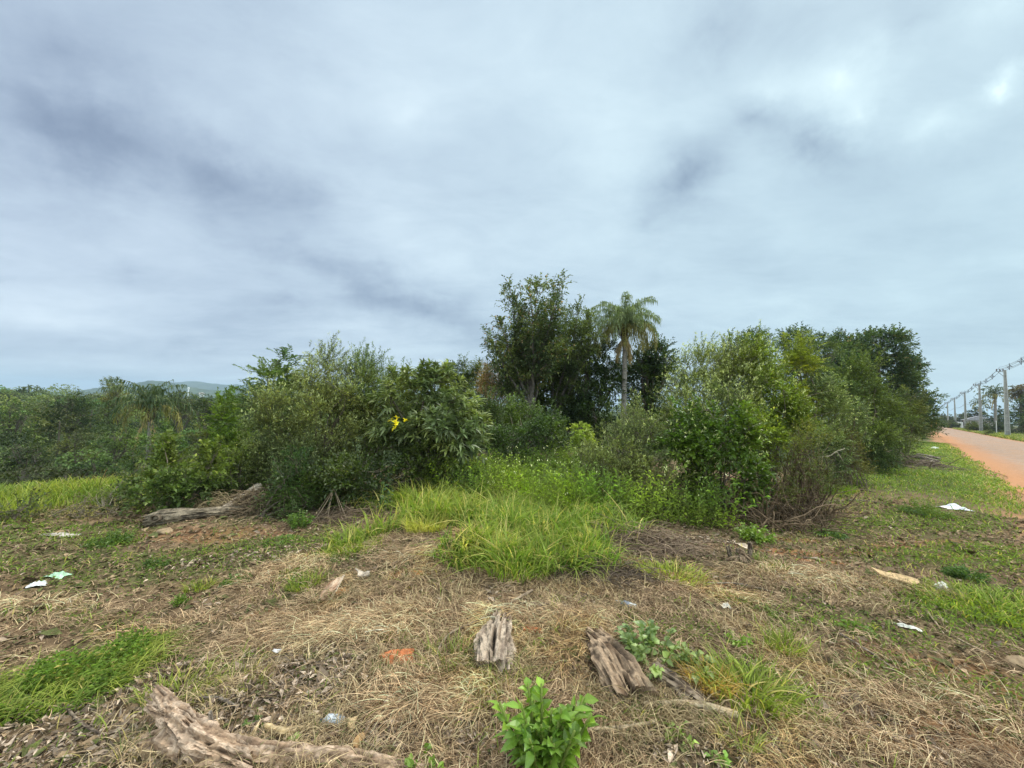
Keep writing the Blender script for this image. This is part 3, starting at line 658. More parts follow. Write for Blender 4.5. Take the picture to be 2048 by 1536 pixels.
shrub('low_bush', 'broad low bush with large leaves behind the fallen trunk', 'bush', gxy(350, 5.9),
      [Lb(260, 945, 400, 1040, 5.75, .45), Lb(350, 930, 470, 1020, 6.0, .5), Lb(290, 905, 400, 980, 6.6, .6)], 18, GL, dens=48, tl=.24, n=9, ll=.075, lw=.045, c0=(.05, .075, .025), c1=(.11, .15, .05), odd=(.32, .36, .16), oddf=.03, stems=20)
shrub('low_bush', 'dark low bush between the yellow grass and the brush heap', 'bush', gxy(480, 6.5),
      [Lb(420, 950, 530, 1010, 6.5, .4), Lb(450, 930, 560, 985, 7.2, .5)], 19, GL, dens=50, tl=.22, n=9, ll=.055, lw=.03, c0=(.035, .055, .022), c1=(.08, .10, .04), stems=16)
shrub('dry_bush', 'greyish half dry bush in front of the yellow grass', 'bush', gxy(165, 5.6),
      [Lb(95, 1002, 190, 1056, 5.5, .35), Lb(160, 998, 262, 1058, 5.6, .4)], 20, GL, dens=46, tl=.16, n=7, ll=.04, lw=.015, c0=(.10, .095, .055), c1=(.17, .16, .09), stems=30, r0=.008, bare=10, stemc=(.22, .18, .13), inner=.35)
shrub('low_bush', 'small green bush at the left border of the picture', 'bush', gxy(25, 5.2),
      [Lb(-30, 1000, 70, 1060, 5.2, .4)], 21, GL, dens=50, tl=.22, n=9, ll=.05, lw=.028, c0=(.06, .075, .035), c1=(.11, .13, .06), stems=12)
shrub('low_bush', 'dull green bush with an arching twig right above the dry bush', 'bush', gxy(235, 6.3),
      [Lb(205, 985, 300, 1045, 6.0, .4), Lb(250, 940, 330, 1000, 6.8, .45)], 22, GL, dens=46, tl=.25, n=9, ll=.055, lw=.028, c0=(.05, .065, .03), c1=(.10, .115, .05), stems=14, bare=14)

# ---- background trees in the middle
GT = 'trees behind the bushes'
airy_tree('airy_tree', 'small round headed tree with bare forked trunks showing below its crown', 'tree', gxy(925, 19), (925, 812), 19, 31,
          [(885, 752), (905, 742), (930, 736), (955, 742), (975, 757), (985, 775), (880, 770), (940, 755)], r0=.12, ll=.13, lw=.045, c0=(.05, .07, .035), c1=(.10, .13, .065), side=.9, n=11)
airy_tree('pink_tree', 'thin tree with pinkish brown tops between the round tree and the tall tree', 'tree', gxy(992, 17), (995, 815), 17, 32,
          [(978, 740), (1000, 748), (1012, 765), (985, 765), (965, 775)], r0=.07, ll=.10, lw=.035, c0=(.16, .11, .08), c1=(.24, .17, .13), side=.7, n=8)
airy_tree('tall_tree', 'tallest tree, open spreading crown with sky showing between its limbs', 'tree', gxy(1065, 16), (1060, 745), 16, 33,
          [(1022, 586), (1033, 616), (1074, 574), (1062, 601), (1119, 582), (1108, 616), (1005, 656), (979, 676), (991, 696), (1088, 626), (1046, 636), (1014, 716), (1097, 666), (1079, 676), (1005, 746), (1056, 686), (1033, 676), (1114, 706), (1060, 726), (1092, 726), (1014, 786)],
          r0=.17, ll=.135, lw=.07, side=1.0, odd=(.22, .15, .12), oddf=.05, n=8, c0=(.045, .068, .032), c1=(.10, .125, .065))
airy_tree('slender_tree', 'slender open tree leaning between the tallest tree and the palm', 'tree', gxy(1115, 18), (1105, 780), 18, 34,
          [(1135, 622), (1155, 630), (1175, 640), (1160, 660), (1185, 680), (1140, 665), (1120, 660), (1170, 705), (1105, 705), (1145, 710), (1180, 650)], r0=.12, ll=.13, lw=.06, side=1.0, n=9, c0=(.05, .072, .036), c1=(.10, .13, .065))
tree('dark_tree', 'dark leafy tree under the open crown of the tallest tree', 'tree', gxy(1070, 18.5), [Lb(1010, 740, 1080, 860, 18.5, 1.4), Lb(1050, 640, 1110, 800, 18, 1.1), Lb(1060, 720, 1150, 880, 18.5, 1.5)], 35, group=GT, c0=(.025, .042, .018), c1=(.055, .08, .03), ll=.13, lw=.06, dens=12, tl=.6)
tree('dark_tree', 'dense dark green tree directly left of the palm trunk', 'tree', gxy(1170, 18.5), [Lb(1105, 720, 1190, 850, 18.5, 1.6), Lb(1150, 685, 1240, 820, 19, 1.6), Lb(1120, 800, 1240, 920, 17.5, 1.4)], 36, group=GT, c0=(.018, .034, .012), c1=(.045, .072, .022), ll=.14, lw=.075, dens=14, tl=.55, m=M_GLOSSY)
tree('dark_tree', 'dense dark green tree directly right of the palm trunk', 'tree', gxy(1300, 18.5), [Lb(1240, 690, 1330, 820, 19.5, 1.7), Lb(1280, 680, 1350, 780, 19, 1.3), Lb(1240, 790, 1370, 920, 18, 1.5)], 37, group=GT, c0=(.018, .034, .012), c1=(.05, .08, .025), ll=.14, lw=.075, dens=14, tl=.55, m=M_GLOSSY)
shrub('round_bush', 'mid green bush filling the gap below the round headed tree', 'bush', gxy(930, 11.5), [Lb(850, 790, 960, 900, 11.5, .9), Lb(930, 800, 1010, 900, 11, .8)], 38, GB, dens=38, tl=.34, n=10, ll=.085, lw=.04, c0=(.04, .06, .025), c1=(.085, .11, .045), stems=18, r0=.03)
shrub('round_bush', 'dark bush in front of the tallest tree trunk', 'bush', gxy(1060, 10), [Lb(960, 850, 1060, 930, 9.8, .8), Lb(1040, 830, 1150, 930, 10.5, .9), Lb(980, 810, 1090, 880, 12.5, 1.0)], 39, GB, dens=40, tl=.3, n=10, ll=.075, lw=.038, c0=(.035, .06, .018), c1=(.08, .125, .035), stems=22, r0=.03, m=M_GLOSSY)
shrub('light_sapling', 'pale yellow green sapling standing before the dark trees', 'sapling', gxy(1168, 9), [Lb(1155, 838, 1182, 880, 9, .2), Lb(1148, 865, 1185, 905, 9, .25)], 40, GB, dens=50, tl=.2, n=8, ll=.085, lw=.045, c0=(.16, .21, .05), c1=(.26, .32, .10), stems=5, sag=.6)

# ---- right clump
shrub('grey_green_shrub', 'low spreading grey green shrub at the left of the right clump', 'shrub', gxy(1230, 6.8),
      [Lb(1165, 860, 1300, 1000, 6.7, .7), Lb(1220, 825, 1330, 930, 7.2, .7), Lb(1250, 900, 1370, 1020, 6.4, .6), Lb(1170, 900, 1250, 1010, 6.5, .5)], 51, GB,
      dens=66, tl=.24, n=12, ll=.045, lw=.017, c0=(.06, .078, .035), c1=(.12, .145, .07), tipc=(.20, .24, .13), stems=36, r0=.014, flowers=90, bare=22, ragged=.35)
shrub('vine_covered_shrub', 'shrub smothered in broad dark green vine leaves above a black hollow', 'shrub', gxy(1420, 6.5),
      [Lb(1320, 835, 1450, 950, 6.3, .6), Lb(1400, 830, 1510, 930, 6.2, .6), Lb(1360, 900, 1440, 1010, 6.3, .4), Lb(1450, 890, 1530, 1010, 6.4, .4)], 52, GB,
      dens=62, tl=.2, n=8, ll=.062, lw=.050, c0=(.05, .09, .015), c1=(.11, .175, .03), stems=26, m=M_GLOSSY, flowers=130, ragged=.35, inner=.15, bare=18)
shrub('white_tipped_shrub', 'tall shrub dotted with whitish flower spikes, right of the palm', 'shrub', gxy(1400, 8.2),
      [Lb(1335, 700, 1455, 840, 8.4, .7), Lb(1310, 790, 1420, 900, 7.6, .7), Lb(1410, 684, 1525, 830, 8.4, .8), Lb(1390, 780, 1510, 880, 7.5, .7)], 53, GB,
      dens=60, tl=.27, n=12, ll=.052, lw=.021, c0=(.065, .09, .032), c1=(.135, .165, .07), tipc=(.23, .26, .14), stems=30, flowers=700, bare=22, ragged=.4, up=.6, top=.5)
shrub('bright_shrub', 'tall yellow green shrub forming the peak of the right clump', 'shrub', gxy(1530, 8.0),
      [Lb(1435, 682, 1565, 830, 8.6, .8), Lb(1490, 740, 1610, 880, 7.8, .8), Lb(1460, 820, 1590, 930, 7.0, .7), Lb(1540, 800, 1630, 900, 7.4, .6)], 54, GB,
      dens=56, tl=.26, n=10, ll=.062, lw=.035, c0=(.06, .095, .018), c1=(.13, .18, .04), stems=30, flowers=260, bare=14, ragged=.38, up=.6, odd=(.3, .33, .08), oddf=.02, top=.4)
shrub('yellow_branch_tree', 'small tree with a bright yellow feathery branch at the right top of the clump', 'small tree', gxy(1600, 10),
      [Lb(1560, 700, 1625, 770, 10, .4), Lb(1600, 715, 1635, 745, 10, .2), Lb(1560, 750, 1640, 840, 10, .6)], 55, GB, dens=34, tl=.4, n=16, ll=.075, lw=.024, pin=True, ang=(1., 1.3), c0=(.12, .15, .02), c1=(.26, .28, .04), stems=8, r0=.04, sag=.4, inner=.3)
GR = 'bushes beside the road verge'
shrub('verge_bush', 'silvery grey green bush at the right foot of the clump', 'bush', gxy(1660, 9.8),
      [Lb(1590, 770, 1700, 860, 9.8, .8), Lb(1640, 800, 1740, 900, 10.2, .8), Lb(1600, 850, 1700, 960, 9.0, .7)], 56, GR, dens=46, tl=.3, n=11, ll=.07, lw=.026, c0=(.045, .07, .035), c1=(.10, .135, .07), tipc=(.2, .25, .15), stems=22, flowers=160, ragged=.35)
shrub('verge_bush', 'tall green bush, highest of those in front of the spreading tree', 'bush', gxy(1730, 13),
      [Lb(1660, 730, 1780, 850, 13.5, 1.1), Lb(1700, 790, 1810, 900, 13.5, 1.1), Lb(1640, 760, 1720, 880, 12, .9), Lb(1690, 850, 1800, 940, 12.0, .8)], 57, GR, dens=32, tl=.42, n=11, ll=.095, lw=.036, c0=(.04, .065, .025), c1=(.09, .125, .05), stems=24, r0=.03, ragged=.38)
shrub('verge_bush', 'dark bush tapering down to the grass beside the brushwood', 'bush', gxy(1800, 17),
      [Lb(1760, 800, 1850, 880, 17, 1.3), Lb(1770, 850, 1830, 925, 15.5, .8), Lb(1720, 880, 1790, 945, 13, .6)], 58, GR, dens=24, tl=.5, n=11, ll=.11, lw=.045, c0=(.04, .055, .025), c1=(.09, .11, .045), stems=20, r0=.03)
shrub('verge_bush', 'low brown green scrub at the base of the silvery bush', 'bush', gxy(1690, 9.5),
      [Lb(1650, 890, 1740, 965, 9.6, .6), Lb(1600, 920, 1680, 985, 8.6, .5)], 59, GR, dens=46, tl=.26, n=8, ll=.06, lw=.025, c0=(.065, .07, .03), c1=(.12, .12, .055), stems=40, bare=40, r0=.012, stemc=(.2, .16, .11))
tree('slim_tree', 'group of slim round tufted treetops behind the right clump', 'tree', gxy(1515, 18), [Lb(1480, 662, 1515, 705, 18, .6), Lb(1505, 658, 1545, 700, 18, .6), Lb(1490, 690, 1550, 800, 18, 1.0)], 60, group=GT, c0=(.05, .075, .035), c1=(.10, .135, .065), ll=.12, lw=.045, dens=16, tl=.45)
tree('tufted_tree', 'grey green tree with tufted twigs left of the spreading tree', 'tree', gxy(1610, 21), [Lb(1550, 655, 1620, 720, 21, 1.2), Lb(1600, 660, 1680, 750, 21, 1.4), Lb(1555, 700, 1660, 830, 20, 1.8)], 61, group=GT, c0=(.045, .07, .04), c1=(.085, .12, .07), ll=.15, lw=.06, dens=11, tl=.6)
tree('spreading_tree', 'largest tree, wide layered dark crown reaching over the road verge', 'tree', (26.5, 28.5),
     [Lb(1632, 668, 1745, 765, 29, 3), Lb(1690, 656, 1815, 750, 29, 3), Lb(1630, 705, 1750, 840, 27, 3), Lb(1725, 700, 1835, 810, 29, 3), Lb(1775, 750, 1866, 840, 30, 2.6), Lb(1795, 800, 1876, 868, 30, 2.0), Lb(1700, 780, 1840, 880, 29, 3), Lb(1785, 708, 1848, 765, 30, 1.8)],
     62, r0=.42, dens=7, tl=.7, n=12, ll=.22, lw=.10, c0=(.030, .055, .032), c1=(.072, .108, .058), limbs=9, ragged=.34, odd=(.15, .11, .08), oddf=.02, up=.3, sag=.1)
tree('verge_tree', 'small hazy tree at the bend where the road disappears', 'tree', (42, 42.5), [Lb(1818, 830, 1875, 880, 42, 2), Lb(1790, 810, 1850, 880, 38, 2.5)], 63, group=GT, r0=.2, dens=3.5, tl=1.0, n=12, ll=.28, lw=.12, c0=(.05, .065, .03), c1=(.09, .11, .05))

# ---- tangle of dry vines
def tangle():
    rng = np.random.default_rng(71); b = gp(1590, 1045); root = thing('dry_vine_tangle', b, 'tall tangle of bare brown vines and stalks hanging at the right end of the clump', 'vines')
    for part, (cx0, cx1, ytop, ybot, n, D0, lab) in {'upright_vines': (1565, 1635, 850, 1040, 150, 6.5, None), 'fallen_stalks': (1500, 1660, 980, 1050, 220, 6.1, None)}.items():
        g = Geo(); P = []
        for i in range(n):
            xb, xt = rng.normal((cx0 + cx1) / 2, 26), rng.normal((cx0 + cx1) / 2 + 4, 22)
            if part == 'upright_vines':
                a = onground(*at(xb, 1000, D0 + rng.normal(0, .25))[:2]); e = at(xt, rng.uniform(ytop + 10, ytop + 130), D0 + rng.normal(.35, .3)); mid = (a + e) / 2 + rng.normal(0, .2, 3)
            else:
                a = onground(*at(rng.uniform(cx0, cx1), 1000, D0 + rng.uniform(-.6, .4))[:2], dz=.02); e = a + [rng.normal(0, .38), rng.normal(-.05, .25), rng.uniform(.02, .75) ** 1.5]; mid = (a + e) / 2 + [0, 0, .1] + rng.normal(0, .1, 3)
            P.append(bez(a, mid, e, 8)[0] + rng.normal(0, .012, (8, 3)))
        tubes(g, np.array(P), np.linspace(.008, .003, 8)[None] * rng.uniform(.5, 1.5, (n, 1)), 4, palette(rng, n, (.10, .07, .045), (.22, .155, .10), .25)); g.build(part, M_BARK, root)
    g = Geo(); lob = [Lb(1540, 860, 1655, 990, 6.4, .35), Lb(1590, 830, 1665, 930, 6.6, .3), Lb(1515, 950, 1600, 1040, 6.1, .25), Lb(1600, 940, 1670, 1030, 6.4, .25)]; O, D, L = crown_twigs(rng, lob, 40, .2, .5); twigs(g, O, D, L, 7, .05, .022, rng, (.07, .085, .03), (.13, .14, .055)); g.build('foliage', M_LEAF, root)
    for nm, pts, D, lab, r_ in (('bare_branch', [(1590, 912), (1625, 916), (1660, 912), (1672, 903), (1690, 897)], 7.2, 'pale bare branch sticking out of the bushes toward the road', .012),
                            ('bare_branch', [(1609, 895), (1618, 912), (1622, 935), (1618, 950)], 6.9, 'short pale bare twig hanging over the dry vines', .009)):
        pp = np.array([at(x, y, D) for x, y in pts]); g = Geo(); t = np.linspace(0, len(pts) - 1, 22); P = np.stack([np.interp(t, range(len(pts)), pp[:, k]) for k in range(3)], 1)
        P = np.concatenate([[onground(pp[0][0] - .1, pp[0][1] + .2)], P]) if nm == 'bare_branch' and r_ > .01 else P
        tubes(g, P, np.linspace(r_, r_ * .45, len(P))[None], 6, np.array([.42, .37, .28]))
        if r_ > .01: s = pp[3]; tubes(g, bez(s, s + [.06, 0, -.04], s + [.13, 0, -.18], 6), np.linspace(.008, .004, 6)[None], 5, np.array([.42, .37, .28]))
        tag(g.build(nm, M_WOOD, smooth=True, origin=pp[0]), lab, 'branch')
tangle()

# ---- palm
def palm(base, crownD, cx, cy, trunk_r, seed, label, lwid=.0125, nf=22, fl=2.1, scale=1.0, dead=5, leaf_n=46, col=((.07, .10, .045), (.14, .17, .09)), name='palm_tree'):
    rng = np.random.default_rng(seed); b = onground(*base); root = thing(name, b, label, 'palm'); c = at(cx, cy, crownD)
    g = Geo(); k = 40; P = np.linspace(b - [0, 0, .1], c - [0, 0, .05 * scale], k); P[:, 0] += np.sin(np.linspace(0, 3, k)) * .06 * scale
    rr = trunk_r * np.linspace(1.15, .8, k) * (1 + .05 * (np.arange(k) % 2)); tubes(g, P, rr[None], 14, np.array([.27, .245, .22])); g.build('trunk', M_BARK, root, smooth=True)
    g = Geo(); q = 14; P = np.linspace(c - [0, 0, .75 * scale], c + [0, 0, .3 * scale], q); tubes(g, P, (trunk_r * 1.35 * np.sin(np.linspace(.7, 2.9, q)) ** .6)[None], 9, np.array([.10, .075, .05]))
    for _ in range(26):
        a = rng.uniform(0, 6.28); s = c + [math.cos(a) * .1 * scale, math.sin(a) * .1 * scale, rng.uniform(-.6, .1) * scale]; e = s + [math.cos(a) * .22 * scale, math.sin(a) * .22 * scale, rng.uniform(.1, .35) * scale]
        tubes(g, bez(s, (s + e) / 2 + [0, 0, -.05], e, 5), np.linspace(.03, .012, 5)[None] * scale, 4, np.array([.13, .09, .06]))
    g.build('crown_shaft', M_BARK, root)
    for f in range(nf + dead):
        d_ = f >= nf; az = f * 2.399 + rng.normal(0, .2); el = R(np.interp(f, [0, nf * .25, nf], [86, 58, -8])) if not d_ else R(-62); L = fl * scale * rng.uniform(.85, 1.1) * (.75 if d_ else 1) * (.8 if el > 1.3 else 1)
        if d_: az = rng.uniform(-.9, .6) if f % 2 else rng.uniform(2, 4)
        h = np.array([math.cos(az), math.sin(az), 0]); s = c + UP * (.1 if not d_ else -.35) * scale; n = 12; pts = [s]; e_ = el
        for i in range(n - 1):
            pts.append(pts[-1] + (h * math.cos(e_) + UP * math.sin(e_)) * L / (n - 1)); e_ -= (.125 + .12 * (f / nf)) * (1 if not d_ else .25) * (1.15 if i > 3 else .6)
            e_ = max(e_, R(-84))
        P = np.array(pts); g = Geo(); cc = np.array((.16, .17, .08) if not d_ else (.26, .19, .12)); tubes(g, P, np.linspace(.022, .005, n)[None] * scale, 4, cc)
        t = np.sort(rng.uniform(1.6, n - 1, leaf_n)); i0 = np.minimum(t.astype(int), n - 2); fr = (t - i0)[:, None]; Q = P[i0] * (1 - fr) + P[i0 + 1] * fr; ax = norm(P[i0 + 1] - P[i0]); sd = norm(np.cross(ax, UP) + rng.normal(0, .35, (leaf_n, 3))) * np.where(np.arange(leaf_n) % 2, 1, -1)[:, None]
        D1 = norm(sd * (.9 if not d_ else .5) + ax * .5 + UP * rng.uniform(-.25, .3, (leaf_n, 1))); ll = (.55 if not d_ else .4) * scale * rng.uniform(.6, 1.1, leaf_n) * np.interp(t, [1.6, 4, n - 1], [.7, 1, .45])
        m1 = Q + D1 * ll[:, None] * .45; m2 = m1 + norm(D1 * .45 - UP * .9) * ll[:, None] * .35; m3 = m2 - UP * ll[:, None] * .35 + D1 * ll[:, None] * .05
        wv = norm(np.cross(D1, UP) + .001 + rng.normal(0, .3, (leaf_n, 3))) * lwid * scale
        V = np.stack([Q - wv, Q + wv, m1 - wv, m1 + wv, m2 - wv * .8, m2 + wv * .8, m3 - wv * .2, m3 + wv * .2], 1); qd = (np.arange(leaf_n)[:, None, None] * 8 + np.array([[0, 1, 3, 2], [2, 3, 5, 4], [4, 5, 7, 6]])[None]).reshape(-1, 4)
        old = (f > nf * .72) and not d_
        C = palette(rng, leaf_n, *(col if not (d_ or old) else (((.24, .18, .12), (.34, .26, .18)) if d_ else ((.13, .125, .05), (.2, .18, .08)))), .15)
        g.add(V, Q=qd, C=np.repeat(C, 8, 0)); g.build('dead_frond' if d_ else 'frond', M_LEAF, root)
    return root
palm(gxy(1244, 18), 18, 1249, 655, .115, 81, 'tall feathery palm with a straight grey trunk rising above the dark trees', nf=40, fl=2.05, leaf_n=130, col=((.095, .13, .075), (.17, .205, .13)), dead=4)
print('bushes', time.time() - T0)


# ================================================================ the wood down on the left
def wood():
    rng = np.random.default_rng(201); g = Geo(); gt = Geo()
    spots = []
    for _ in range(4200):
        r = 24 * (320 / 24) ** rng.random(); a = R(rng.uniform(-66, -22)); x, y = r * math.sin(a), r * math.cos(a)
        if all((x - p[0]) ** 2 + (y - p[1]) ** 2 > (1.7 + .045 * r) ** 2 for p in spots): spots.append((x, y, r))
    for x, y, r in spots:
        b = onground(x, y); H = np.interp(r, [24, 45, 60, 120, 220, 320], [1.6, 2.7, 3.6, 6.2, 11.5, 18.0]) * rng.choice([.75, .9, 1., 1.15, 1.5], p=[.25, .25, .25, .15, .1])
        H = min(H, 1.6 - b[2] + (.022 * rng.uniform(-.5, 1.25) if math.degrees(a) < -47 else -.010 * rng.uniform(.5, 2)) * y); H = max(H, 1.2); W = max(H * .5, (1.7 + .045 * r) * .62) * rng.uniform(.85, 1.2)
        n = int(np.interp(r, [20, 60, 320], [1500, 1300, 800])); s = np.interp(r, [20, 60, 320], [.13, .26, 1.1])
        hue = rng.random(); c0 = np.array([.036, .064, .026]) * (1 - hue) + np.array([.075, .082, .036]) * hue; c0 = c0 * rng.choice([.4, .65, 1., 1.35, 1.7])
        lobes = [(b + [rng.normal(0, W * .33), rng.normal(0, W * .33), H * zf], np.array([W * .55, W * .55, H * .2]) * rng.uniform(.8, 1.15)) for zf in (.16, .34, .5, .66, .8)]
        for c, rr in lobes:
            m = n // 5; lv = rng.uniform(.6, 1.35); u = norm(rng.standard_normal((m, 3))); u[:, 2] = np.abs(u[:, 2]) * 1.1 - .35; bump = 1 + .3 * (vn3(u * 3 + c[0], 3) - .5) * 2
            P = c + u * rr * (bump * (1 - np.abs(rng.normal(0, .13, m))))[:, None]
            leaves(g, P, norm(u * .6 + rng.standard_normal((m, 3)) * .6), norm(u * .5 + UP + rng.normal(0, .4, (m, 3))), s * rng.uniform(.5, 1.3, m), s * .55, palette(rng, m, c0 * lv, c0 * 1.6 * lv, .17), .2)
        P = bez(b - [0, 0, .2], b + [rng.normal(0, .2), 0, H * .3], b + [rng.normal(0, .4), 0, H * .7], 5); tubes(gt, P, np.linspace(.12, .05, 5)[None], 5, np.array([.13, .11, .09]))
    gt2 = g.build('woodland', M_LEAF, None); tag(gt2, 'mixed green wood covering the lower ground at the left, reaching to the hills', 'woodland', kind='stuff')
    t = gt.build('woodland_trunks', M_BARK, gt2); t['kind'] = 'stuff'
wood()
GW = 'single trees of the wood on the left'
def wtree(name, label, box, D, seed, **k):
    x0, y0, x1, y1 = box; a = dict(r0=.12 + D * .002, dens=2.2 + 60 / D, tl=.5 + D * .006, n=11, ll=.10 + D * .0028, lw=.045 + D * .0013, group=GW); a.update(k); w = x1 - x0; h = y1 - y0
    lob = [Lb(x0, y0 + h * .2, x0 + w * .6, y1 - h * .1, D), Lb(x0 + w * .3, y0, x0 + w * .8, y0 + h * .6, D), Lb(x0 + w * .45, y0 + h * .25, x1, y1, D)]
    cx = at((x0 + x1) / 2, y1, D); tree(name, label, 'tree', (cx[0], cx[1]), lob, seed, **a)
wtree('wood_tree', 'dark round tree highest in the wood left of the drooping palm', (85, 785, 190, 870), 40, 301, c0=(.025, .042, .022), c1=(.06, .08, .035))
wtree('wood_tree', 'brownish olive tree crown just left of the drooping palm', (190, 780, 270, 850), 48, 302, c0=(.06, .06, .03), c1=(.11, .105, .05))
wtree('wood_tree', 'pale green feathery tree at the far left edge of the wood', (-20, 800, 60, 890), 32, 303, c0=(.05, .08, .035), c1=(.09, .13, .055))
wtree('wood_tree', 'grey green tree right of the drooping palm in the wood', (325, 785, 395, 850), 46, 304, c0=(.05, .065, .035), c1=(.09, .10, .055))
wtree('wood_tree', 'small dark tree standing before the hill beside the clump', (385, 795, 440, 850), 34, 305, c0=(.03, .045, .025), c1=(.06, .08, .035))
wtree('wood_tree', 'light green bushy tree at the wood edge above the yellow grass', (190, 850, 270, 935), 25, 306, c0=(.05, .08, .03), c1=(.10, .14, .05))
wtree('wood_tree', 'dark olive tree low at the left edge of the yellow grass', (0, 870, 95, 960), 22, 307, c0=(.025, .04, .02), c1=(.055, .075, .03))
wtree('wood_tree', 'grey green rounded tree in the middle of the wood edge', (110, 860, 190, 940), 27, 308, c0=(.05, .062, .032), c1=(.09, .105, .05))
wtree('wood_tree', 'fresh green low tree right behind the low bush', (280, 855, 385, 930), 20, 309, c0=(.04, .07, .025), c1=(.08, .125, .04))
wtree('wood_tree', 'olive tree behind the yellow green sapling', (380, 850, 450, 930), 17, 310, c0=(.05, .06, .025), c1=(.09, .105, .045))
airy_tree('umbrella_tree', 'flat topped pale tree poking above the wood just left of the hill', 'tree', gxy(228, 70), (228, 782), 70, 311,
          [(203, 764), (212, 760), (222, 758), (234, 759), (245, 763), (228, 762), (216, 766), (240, 767)], r0=.16, ll=.28, lw=.14, c0=(.09, .11, .06), c1=(.14, .16, .09), side=.6, n=2, tl=.5, step=1.5, group=GW)
palm(gxy(303, 24), 24, 303, 815, .16, 312, 'dark shaggy palm with drooping fronds in the middle of the wood', lwid=.02, nf=26, fl=2.2, dead=2, leaf_n=60, col=((.035, .06, .03), (.07, .10, .05)), scale=1.2)
# white mast and roofs far off below the hill
for i, (px, py, w, h, lab) in enumerate([(377, 779, 5, 10, 'white water tower far off below the hill'), (403, 787, 4, 4, 'tiny white building far off right of the tower')]):
    D = 1050; c = at(px, py, D); g = Geo(); s = D / F; z0 = -18
    root = thing('water_tower' if i == 0 else 'white_house', (c[0], c[1], z0), lab, 'tower' if i == 0 else 'house')
    ww = w * s * .35
    if i == 0:
        P = np.array([[c[0], c[1], z] for z in np.linspace(z0, c[2], 6)]); tubes(g, P, np.full((1, 6), ww * .55), 12, np.array([.8, .8, .8])); g.build('column', M_CONC, root, smooth=True)
        g = Geo(); zz = np.linspace(c[2], c[2] + 6, 7); P = np.array([[c[0], c[1], z] for z in zz]); tubes(g, P, (ww * np.array([.5, .95, 1.05, 1.05, 1.05, .9, .3]))[None], 14, np.array([.85, .85, .85])); g.build('tank', M_CONC, root, smooth=True)
    else:
        def bx(g, lo, hi, C):
            x = [lo[0], hi[0]]; y = [lo[1], hi[1]]; z = [lo[2], hi[2]]; V = [[x[a], y[b_], z[c_]] for a in (0, 1) for b_ in (0, 1) for c_ in (0, 1)]
            g.add(V, Q=[[0, 1, 3, 2], [4, 6, 7, 5], [0, 4, 5, 1], [2, 3, 7, 6], [0, 2, 6, 4], [1, 5, 7, 3]], C=C)
        bx(g, (c[0] - 4, c[1] - 4, z0), (c[0] + 4, c[1] + 4, c[2]), (.8, .8, .78)); g.build('wall', M_CONC, root)
        g = Geo(); z = c[2]; V = [[c[0] - 5, c[1] - 5, z], [c[0] + 5, c[1] - 5, z], [c[0] + 5, c[1] + 5, z], [c[0] - 5, c[1] + 5, z], [c[0] - 5, c[1], z + 2.5], [c[0] + 5, c[1], z + 2.5]]
        g.add(V, Q=[[0, 1, 5, 4], [3, 4, 5, 2], [0, 3, 2, 1]], T=[[0, 4, 3], [1, 2, 5]], C=(.5, .4, .35)); g.build('roof', M_CONC, root)
def boxg(g, lo, hi, C):
    x = [lo[0], hi[0]]; y = [lo[1], hi[1]]; z = [lo[2], hi[2]]; V = [[x[a], y[b_], z[c_]] for a in (0, 1) for b_ in (0, 1) for c_ in (0, 1)]
    g.add(V, Q=[[0, 1, 3, 2], [4, 6, 7, 5], [0, 4, 5, 1], [2, 3, 7, 6], [0, 2, 6, 4], [1, 5, 7, 3]], C=C)

